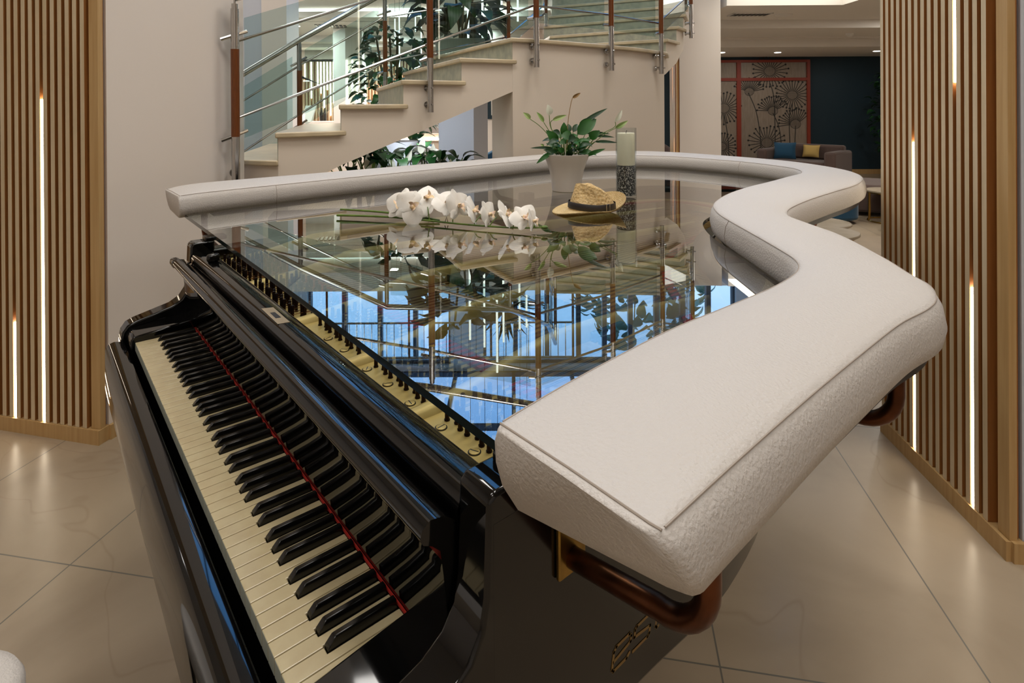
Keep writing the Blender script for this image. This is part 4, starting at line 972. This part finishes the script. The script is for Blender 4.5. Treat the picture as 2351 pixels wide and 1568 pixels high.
for a in (((575, 690), None, (428, 530), 120, 'leaf', -.01, -.02), ((650, 600), None, (655, 430), 95, 'leaf', -.02, -.02), ((640, 560), None, (745, 650), 130, 'leaf', -.03, -.05),
          ((830, 590), None, (1085, 395), 170, 'leaf', .0, .03), ((860, 480), None, (1245, 258), 60, 'leafd', .02, .06), ((860, 480), None, (1065, 385), 90, 'leaf', .03, .03),
          ((975, 640), None, (1105, 540), 115, 'leaf', -.02, -.03), ((870, 770), None, (980, 610), 70, 'leaf', -.03, -.02), ((740, 560), None, (720, 455), 70, 'leafd', .02, .04),
          ((780, 560), None, (850, 460), 75, 'leafd', .02, .05), ((610, 580), None, (520, 545), 75, 'leafd', .01, .03), ((700, 640), None, (790, 625), 110, 'leafd', -.06, -.10),
          ((600, 660), None, (660, 690), 90, 'leaf', -.05, -.06), ((1020, 610), None, (1300, 628), 38, 'leafd', .0, -.01), ((1040, 680), None, (1320, 690), 40, 'leafd', -.02, -.05),
          ((940, 580), None, (1265, 590), 42, 'leafd', .02, .04), ((930, 850), None, (1160, 760), 55, 'leaf', -.04, -.06), ((480, 810), None, (295, 935), 60, 'leaf', -.05, -.08),
          ((520, 760), None, (225, 755), 36, 'leafd', -.02, -.02), ((560, 800), None, (380, 765), 50, 'leafd', -.05, -.08), ((800, 780), None, (880, 690), 60, 'leaf', -.05, -.04),
          ((640, 800), None, (560, 740), 70, 'leaf', -.05, -.06), ((760, 830), None, (700, 720), 70, 'leafd', .03, .05), ((860, 840), None, (940, 770), 70, 'leaf', .03, .06),
          ((620, 840), None, (500, 790), 70, 'leafd', .02, .05), ((700, 850), None, (740, 740), 80, 'leafd', -.05, -.09), ((1100, 545), None, (1110, 540), 20, 'leafd', 0, 0),
          ((560, 830), None, (430, 815), 50, 'leafd', .03, .07), ((880, 830), None, (1020, 830), 45, 'leafd', .02, .07)):
    plant_leaf(*a)
rdl = random.Random(4)
for k in range(26):
    a = rdl.uniform(0, 2 * PI); r0 = rdl.uniform(.02, .06); r1 = rdl.uniform(.05, .12); z1 = rdl.uniform(.165, .235)
    e = Vector((r0 * math.cos(a) * 1.1, r0 * math.sin(a), z1)); s_ = B(); s_.tube(spline([(.02 * math.cos(a), .02 * math.sin(a), .148), (e.x * .6, e.y * .6, (z1 + .148) / 2 + .01), tuple(e)], 4), .0013, 5); so = s_.build('petiole', 'stem', pp, False)
    l = B(); l.leaf(e, e + Vector((math.cos(a) * r1 * .7, math.sin(a) * r1 * .5, rdl.uniform(-.02, .05))), rdl.uniform(.018, .034), (rdl.uniform(-.5, .5), -.7, .7), .12, 6, fold=.16, tail=.15); l.build('leaf', 'leaf' if k % 3 else 'leafd', so, False, smooth=60)
for st_pts, tip, w_, m in (([(580, 760), (430, 560), (330, 460), (230, 390)], (140, 305), 62, 'leafl'), ([(590, 720), (500, 590), (400, 430)], (310, 300), 55, 'leafl'), ([(600, 700), (490, 500), (470, 340)], (450, 205), 95, 'spathe'),
                           ([(610, 700), (510, 540), (485, 440), (510, 405)], (690, 340), 58, 'leafl'), ([(690, 760), (705, 450), (740, 220), (765, 125)], (868, 60), 45, 'dry'),
                           ([(900, 790), (1080, 610), (1290, 500), (1305, 430)], (1388, 275), 62, 'spathe'), ([(910, 800), (1100, 640), (1230, 550), (1300, 515)], (1465, 415), 60, 'leafl'), ([(600, 780), (470, 740), (400, 735)], (355, 705), 36, 'leafl')):
    s_ = B(); s_.tube(spline([tuple(pxy(u, v, -.015)) for u, v in st_pts], 6), .0016, 6); so = s_.build('flower_stem', 'stem' if m != 'dry' else 'dry', pp, False)
    l = B(); l.leaf(pxy(*st_pts[-1], -.015), pxy(*tip, -.02), w_ * .000352, (.3, -1, .2), .06, 8, fold=.3); l.build('bloom', m, so, False, smooth=60)

# candle in a tall glass cylinder over dark gravel
cv = vthing('glass_cylinder_vase', 'tall clear glass cylinder vase behind the straw hat', 'vase', .472, 2.37, GZ)
q = B(); q.lathe([(.0425, 0), (.0425, .286), (.0395, .286), (.0395, .008), (.002, .008)], 48, cap=True); q.build('cylinder', 'clear', cv, False, smooth=50)
q = B(); q.lathe([(.0388, .009), (.0388, .128), (.030, .131), (.01, .130)], 40)
g_ = q.build('gravel', 'gravel', None, frame=VM @ Matrix.Translation((.472, 2.37, GZ)), smooth=50); tag(g_, 'dark speckled gravel filling the lower half of the glass cylinder', 'gravel', kind='stuff')
cn = vthing('candle', 'thick cream pillar candle inside the glass cylinder', 'candle', .472, 2.37, GZ + .132)
q = B(); q.lathe([(.036, 0), (.0365, .004), (.0365, .128), (.034, .133), (.028, .131), (.006, .128)], 40); q.build('wax', 'wax', cn, False, smooth=50)
q = B(); q.tube([(0, 0, .126), (.001, 0, .138), (.004, 0, .144)], .0012, 6); q.build('wick', 'black', cn, False)

# straw hat: x towards the front brim
ht = vthing('straw_hat', 'woven straw fedora with a black band lying on the glass', 'hat', .283, 2.04, GZ, math.radians(187))
NA = 96
def el(a, rx, ry): return rx * math.cos(a), ry * math.sin(a)
def brim_z(a, t):                                    # t 0 at the crown, 1 at the edge
    bk = max(0, -math.cos(a - .25)) ** 1.3; sd = abs(math.sin(a)) ** 2
    return .012 + t * t * (.050 * bk + .010 * sd) - t * .010 * max(0, math.cos(a)) ** 2
CX_, CY_ = .084, .072
q = B(); rg = []
for t in (0, .25, .5, .75, .92, 1):
    rg.append([(*el(a, CX_ + t * (.050 + .008 * max(0, math.cos(a)) - .014 * max(0, -math.cos(a))), CY_ + t * .044), brim_z(a, t)) for a in [2 * PI * k / NA for k in range(NA)]])
up = list(rg); low = [[(x * .998, y * .998, z - .0035) for x, y, z in r] for r in rg]
q.rings(up + list(reversed(low)), cap=False, loop=True); q.build('brim', 'straw', ht, False, smooth=60)
def ztop(x): return .088 + .030 * max(-1, min(1, (x + .01) / .05)) * (.5 if x > -.01 else .9)      # the crown stands higher in front
q = B(); rg = []
for t in (0, .1, .2, .32, .45, .58, .7, .8, .88, .94, 1.0):
    r = []
    for k in range(NA):
        a = 2 * PI * k / NA; x, y = el(a, CX_ * (1 - .20 * t ** 1.2), CY_ * (1 - .22 * t ** 1.3))
        if x > 0: x *= 1 - .13 * t
        pin = math.exp(-((x - .036) / .024) ** 2) * min(1, t * 1.6) ** 1.3 * .030; y -= math.copysign(min(pin, abs(y) * .75), y)
        z = .012 + t * (ztop(x) - .012) - .003 * t ** 6; r.append((x, y, z))
    rg.append(r)
last = rg[-1]
for s_ in (.97, .9, .8, .68, .54, .4, .25, .1):
    r = []
    for x, y, z in last:
        x2, y2 = x * s_, y * s_; cr = .036 * math.exp(-(y2 / .024) ** 2) * min(1, (1 - s_) * 4) * (1.0 - .35 * (x2 + .07) / .14); r.append((x2, y2, ztop(x2) + .007 * min(1, (1 - s_) * 5) - cr))
    rg.append(r)
q.rings(rg); q.build('crown', 'strawc', ht, False, smooth=75)
q = B(); rg = []
for e, z in ((1.012, .011), (1.03, .013), (1.012, .034), (.995, .035)):
    rg.append([(*el(a, CX_ * e, CY_ * e), z + .006 * max(0, math.cos(a))) for a in [2 * PI * k / NA for k in range(NA)]])
q.rings(rg, cap=False); bd = q.build('band', 'ribbon', ht, False, smooth=60)
a = math.radians(118); cx, cy = el(a, CX_ * 1.035, CY_ * 1.035); F = Matrix.Translation((cx, cy, .024)) @ Matrix.Rotation(a - PI / 2 + .12, 4, 'Z')
q = B(); q.tube([F @ Vector(p) for p in ((-.009, 0, -.012), (.009, 0, -.012), (.009, 0, .012), (-.009, 0, .012))], .0011, 6, loop=True); q.build('buckle', 'steel', bd, False)

# orchid spray lying on the glass
orc = vthing('orchid_spray', 'cut spray of white orchids lying on the glass in front of the straw hat', 'flower', -.25, 1.85, GZ)
def O_(x, d, z): return Vector((x + .25, d - 1.85, z - GZ))
main = [O_(-.60, 1.95, .990), O_(-.50, 1.93, .991), O_(-.40, 1.90, .992), O_(-.30, 1.86, .991), O_(-.18, 1.80, .990), O_(-.06, 1.75, .990), O_(.03, 1.72, .992), O_(.085, 1.705, .996)]
q = B(); q.tube(spline(main, 6), [.0040 - .0018 * i / 42 for i in range(43)], 8); q.build('stem', 'ostem', orc, False)
q = B(); q.tube(spline([O_(-.60, 1.99, 1.003), O_(-.48, 1.965, 1.000), O_(-.36, 1.92, .996), O_(-.24, 1.87, .986)], 6), .0036, 8); q.build('second_stem', 'ostem', orc, False)
q = B(); q.ball(O_(.095, 1.70, .998), .007, 10, 6, (1.5, 1, .8)); q.ball(O_(.06, 1.715, .998), .006, 10, 6, (1.5, 1, .8)); q.build('buds', 'ostem', orc, False)
q = B(); q.tube([O_(-.218, 1.835, .984), O_(-.214, 1.85, 1.002), O_(-.208, 1.835, .984)], .0016, 6); q.build('tie', 'copper', orc, False)
def blossom(x, d, z, s_, nrm, roll=0., open_=1.0, seed=0):
    rdm = random.Random(seed); nv = Vector(nrm).normalized(); R = nv.to_track_quat('Z', 'Y').to_matrix().to_4x4(); F = Matrix.Translation(O_(x, d, z)) @ R @ Matrix.Rotation(roll, 4, 'Z')
    c = B()
    def petal(ang, L, W, cup, tip=1.0):
        n, mth = 8, 6; dirv = Vector((math.cos(ang), math.sin(ang), 0)); sd = Vector((-math.sin(ang), math.cos(ang), 0)); rows = []
        for i in range(n + 1):
            t = i / n; wd = W * (math.sin(PI * (t ** (.66 if W > L * .7 else .85))) ** .5 if 0 < t < 1 else (.06 if t == 0 else .22)); row = []
            for j in range(-3, 4):
                v = j / 3; p = dirv * (L * t) + sd * (wd * .5 * v) + Vector((0, 0, cup * L * t * t - .10 * L * v * v * t + .03 * L * math.sin(5 * t + 2 * v))); row.append(F @ p)
            rows.append(row)
        c.rings(rows, closed=False)
    for ang, L, W in ((90, .052, .036), (215, .050, .034), (325, .050, .034)): petal(math.radians(ang), L * s_, W * s_, -.22 * open_ + .1)
    for ang in (22, 158): petal(math.radians(ang), .058 * s_, .062 * s_, -.05 + .25 * (1 - open_))
    bl = c.build('blossom', 'petal', orc, False, smooth=80)
    l = B(); l.lathe_at([(.001, .0), (.006 * s_, .004 * s_), (.007 * s_, .010 * s_), (.004 * s_, .014 * s_), (.001, .015 * s_)], 12, (0, 0, 0), (1, 1, 1))
    for sg in (-1, 1): l.leaf((0, -.002 * s_, .008 * s_), (sg * .014 * s_, .004 * s_, .024 * s_), .014 * s_, (sg, 0, .4), .2, 4)
    l.leaf((0, -.004 * s_, .006 * s_), (0, -.024 * s_, .016 * s_), .016 * s_, (0, 0, 1), .2, 5)
    l.bm.transform(F); l.build('blossom_lip', 'lip', bl, False, smooth=60)
for i, a in enumerate(((-.365, 1.88, 1.040, 1.2, (-.35, -.75, .55), .2), (-.285, 1.90, 1.052, 1.15, (.15, -.6, .8), 1.0), (-.325, 1.85, 1.034, 1.1, (.1, -.9, .3), 2.0), (-.215, 1.85, 1.045, 1.0, (.5, -.5, .7), .4),
                       (-.175, 1.83, 1.040, 1.1, (.8, -.45, .3), .0), (-.125, 1.80, 1.028, .95, (.9, -.2, .45), .6), (-.075, 1.775, 1.022, .9, (.9, -.4, .3), .2), (-.020, 1.745, 1.027, .85, (.85, -.3, .5), 1.2),
                       (.035, 1.725, 1.022, .85, (.2, -.8, .6), .5), (.060, 1.71, 1.014, .75, (.9, -.3, .2), .1))):
    blossom(*a, open_=1.0 if i in (0, 1, 2) else .45, seed=i)
for x, d, x2, d2, z2 in ((-.27, 1.85, -.28, 1.88, 1.03), (-.19, 1.81, -.19, 1.835, 1.02), (-.12, 1.78, -.10, 1.80, 1.015), (-.07, 1.755, -.05, 1.775, 1.015), (.0, 1.73, .01, 1.745, 1.012)):
    q = B(); q.tube(spline([O_(x, d, .992), O_(x * .5 + x2 * .5, d * .5 + d2 * .5 - .008, z2 - .008), O_(x2, d2, z2)], 4), .0018, 6); q.build('pedicel', 'ostem', orc, False)

# white leather stool at the keyboard
so = vthing('stool', 'white leather stool whose rounded corner shows before the keyboard', 'stool', -.903, .716, 0, .15)
q = B(); rr = []
for z, e in ((.415, .97), (.425, 1.0), (.485, 1.0), (.499, .97), (.505, .90), (.507, .5)):
    rr.append([(e * .19 * math.copysign(abs(math.cos(a)) ** .55, math.cos(a)), e * .19 * math.copysign(abs(math.sin(a)) ** .55, math.sin(a)), z) for a in [2 * PI * k / 48 for k in range(48)]])
q.rings(rr); q.build('seat', 'leather', so, False, smooth=60)
for sx in (-1, 1):
    for sy in (-1, 1):
        q = B(); q.tube([(sx * .14, sy * .14, 0), (sx * .14, sy * .14, .42)], .018, 12); q.build('leg', 'rimblack', so, False)
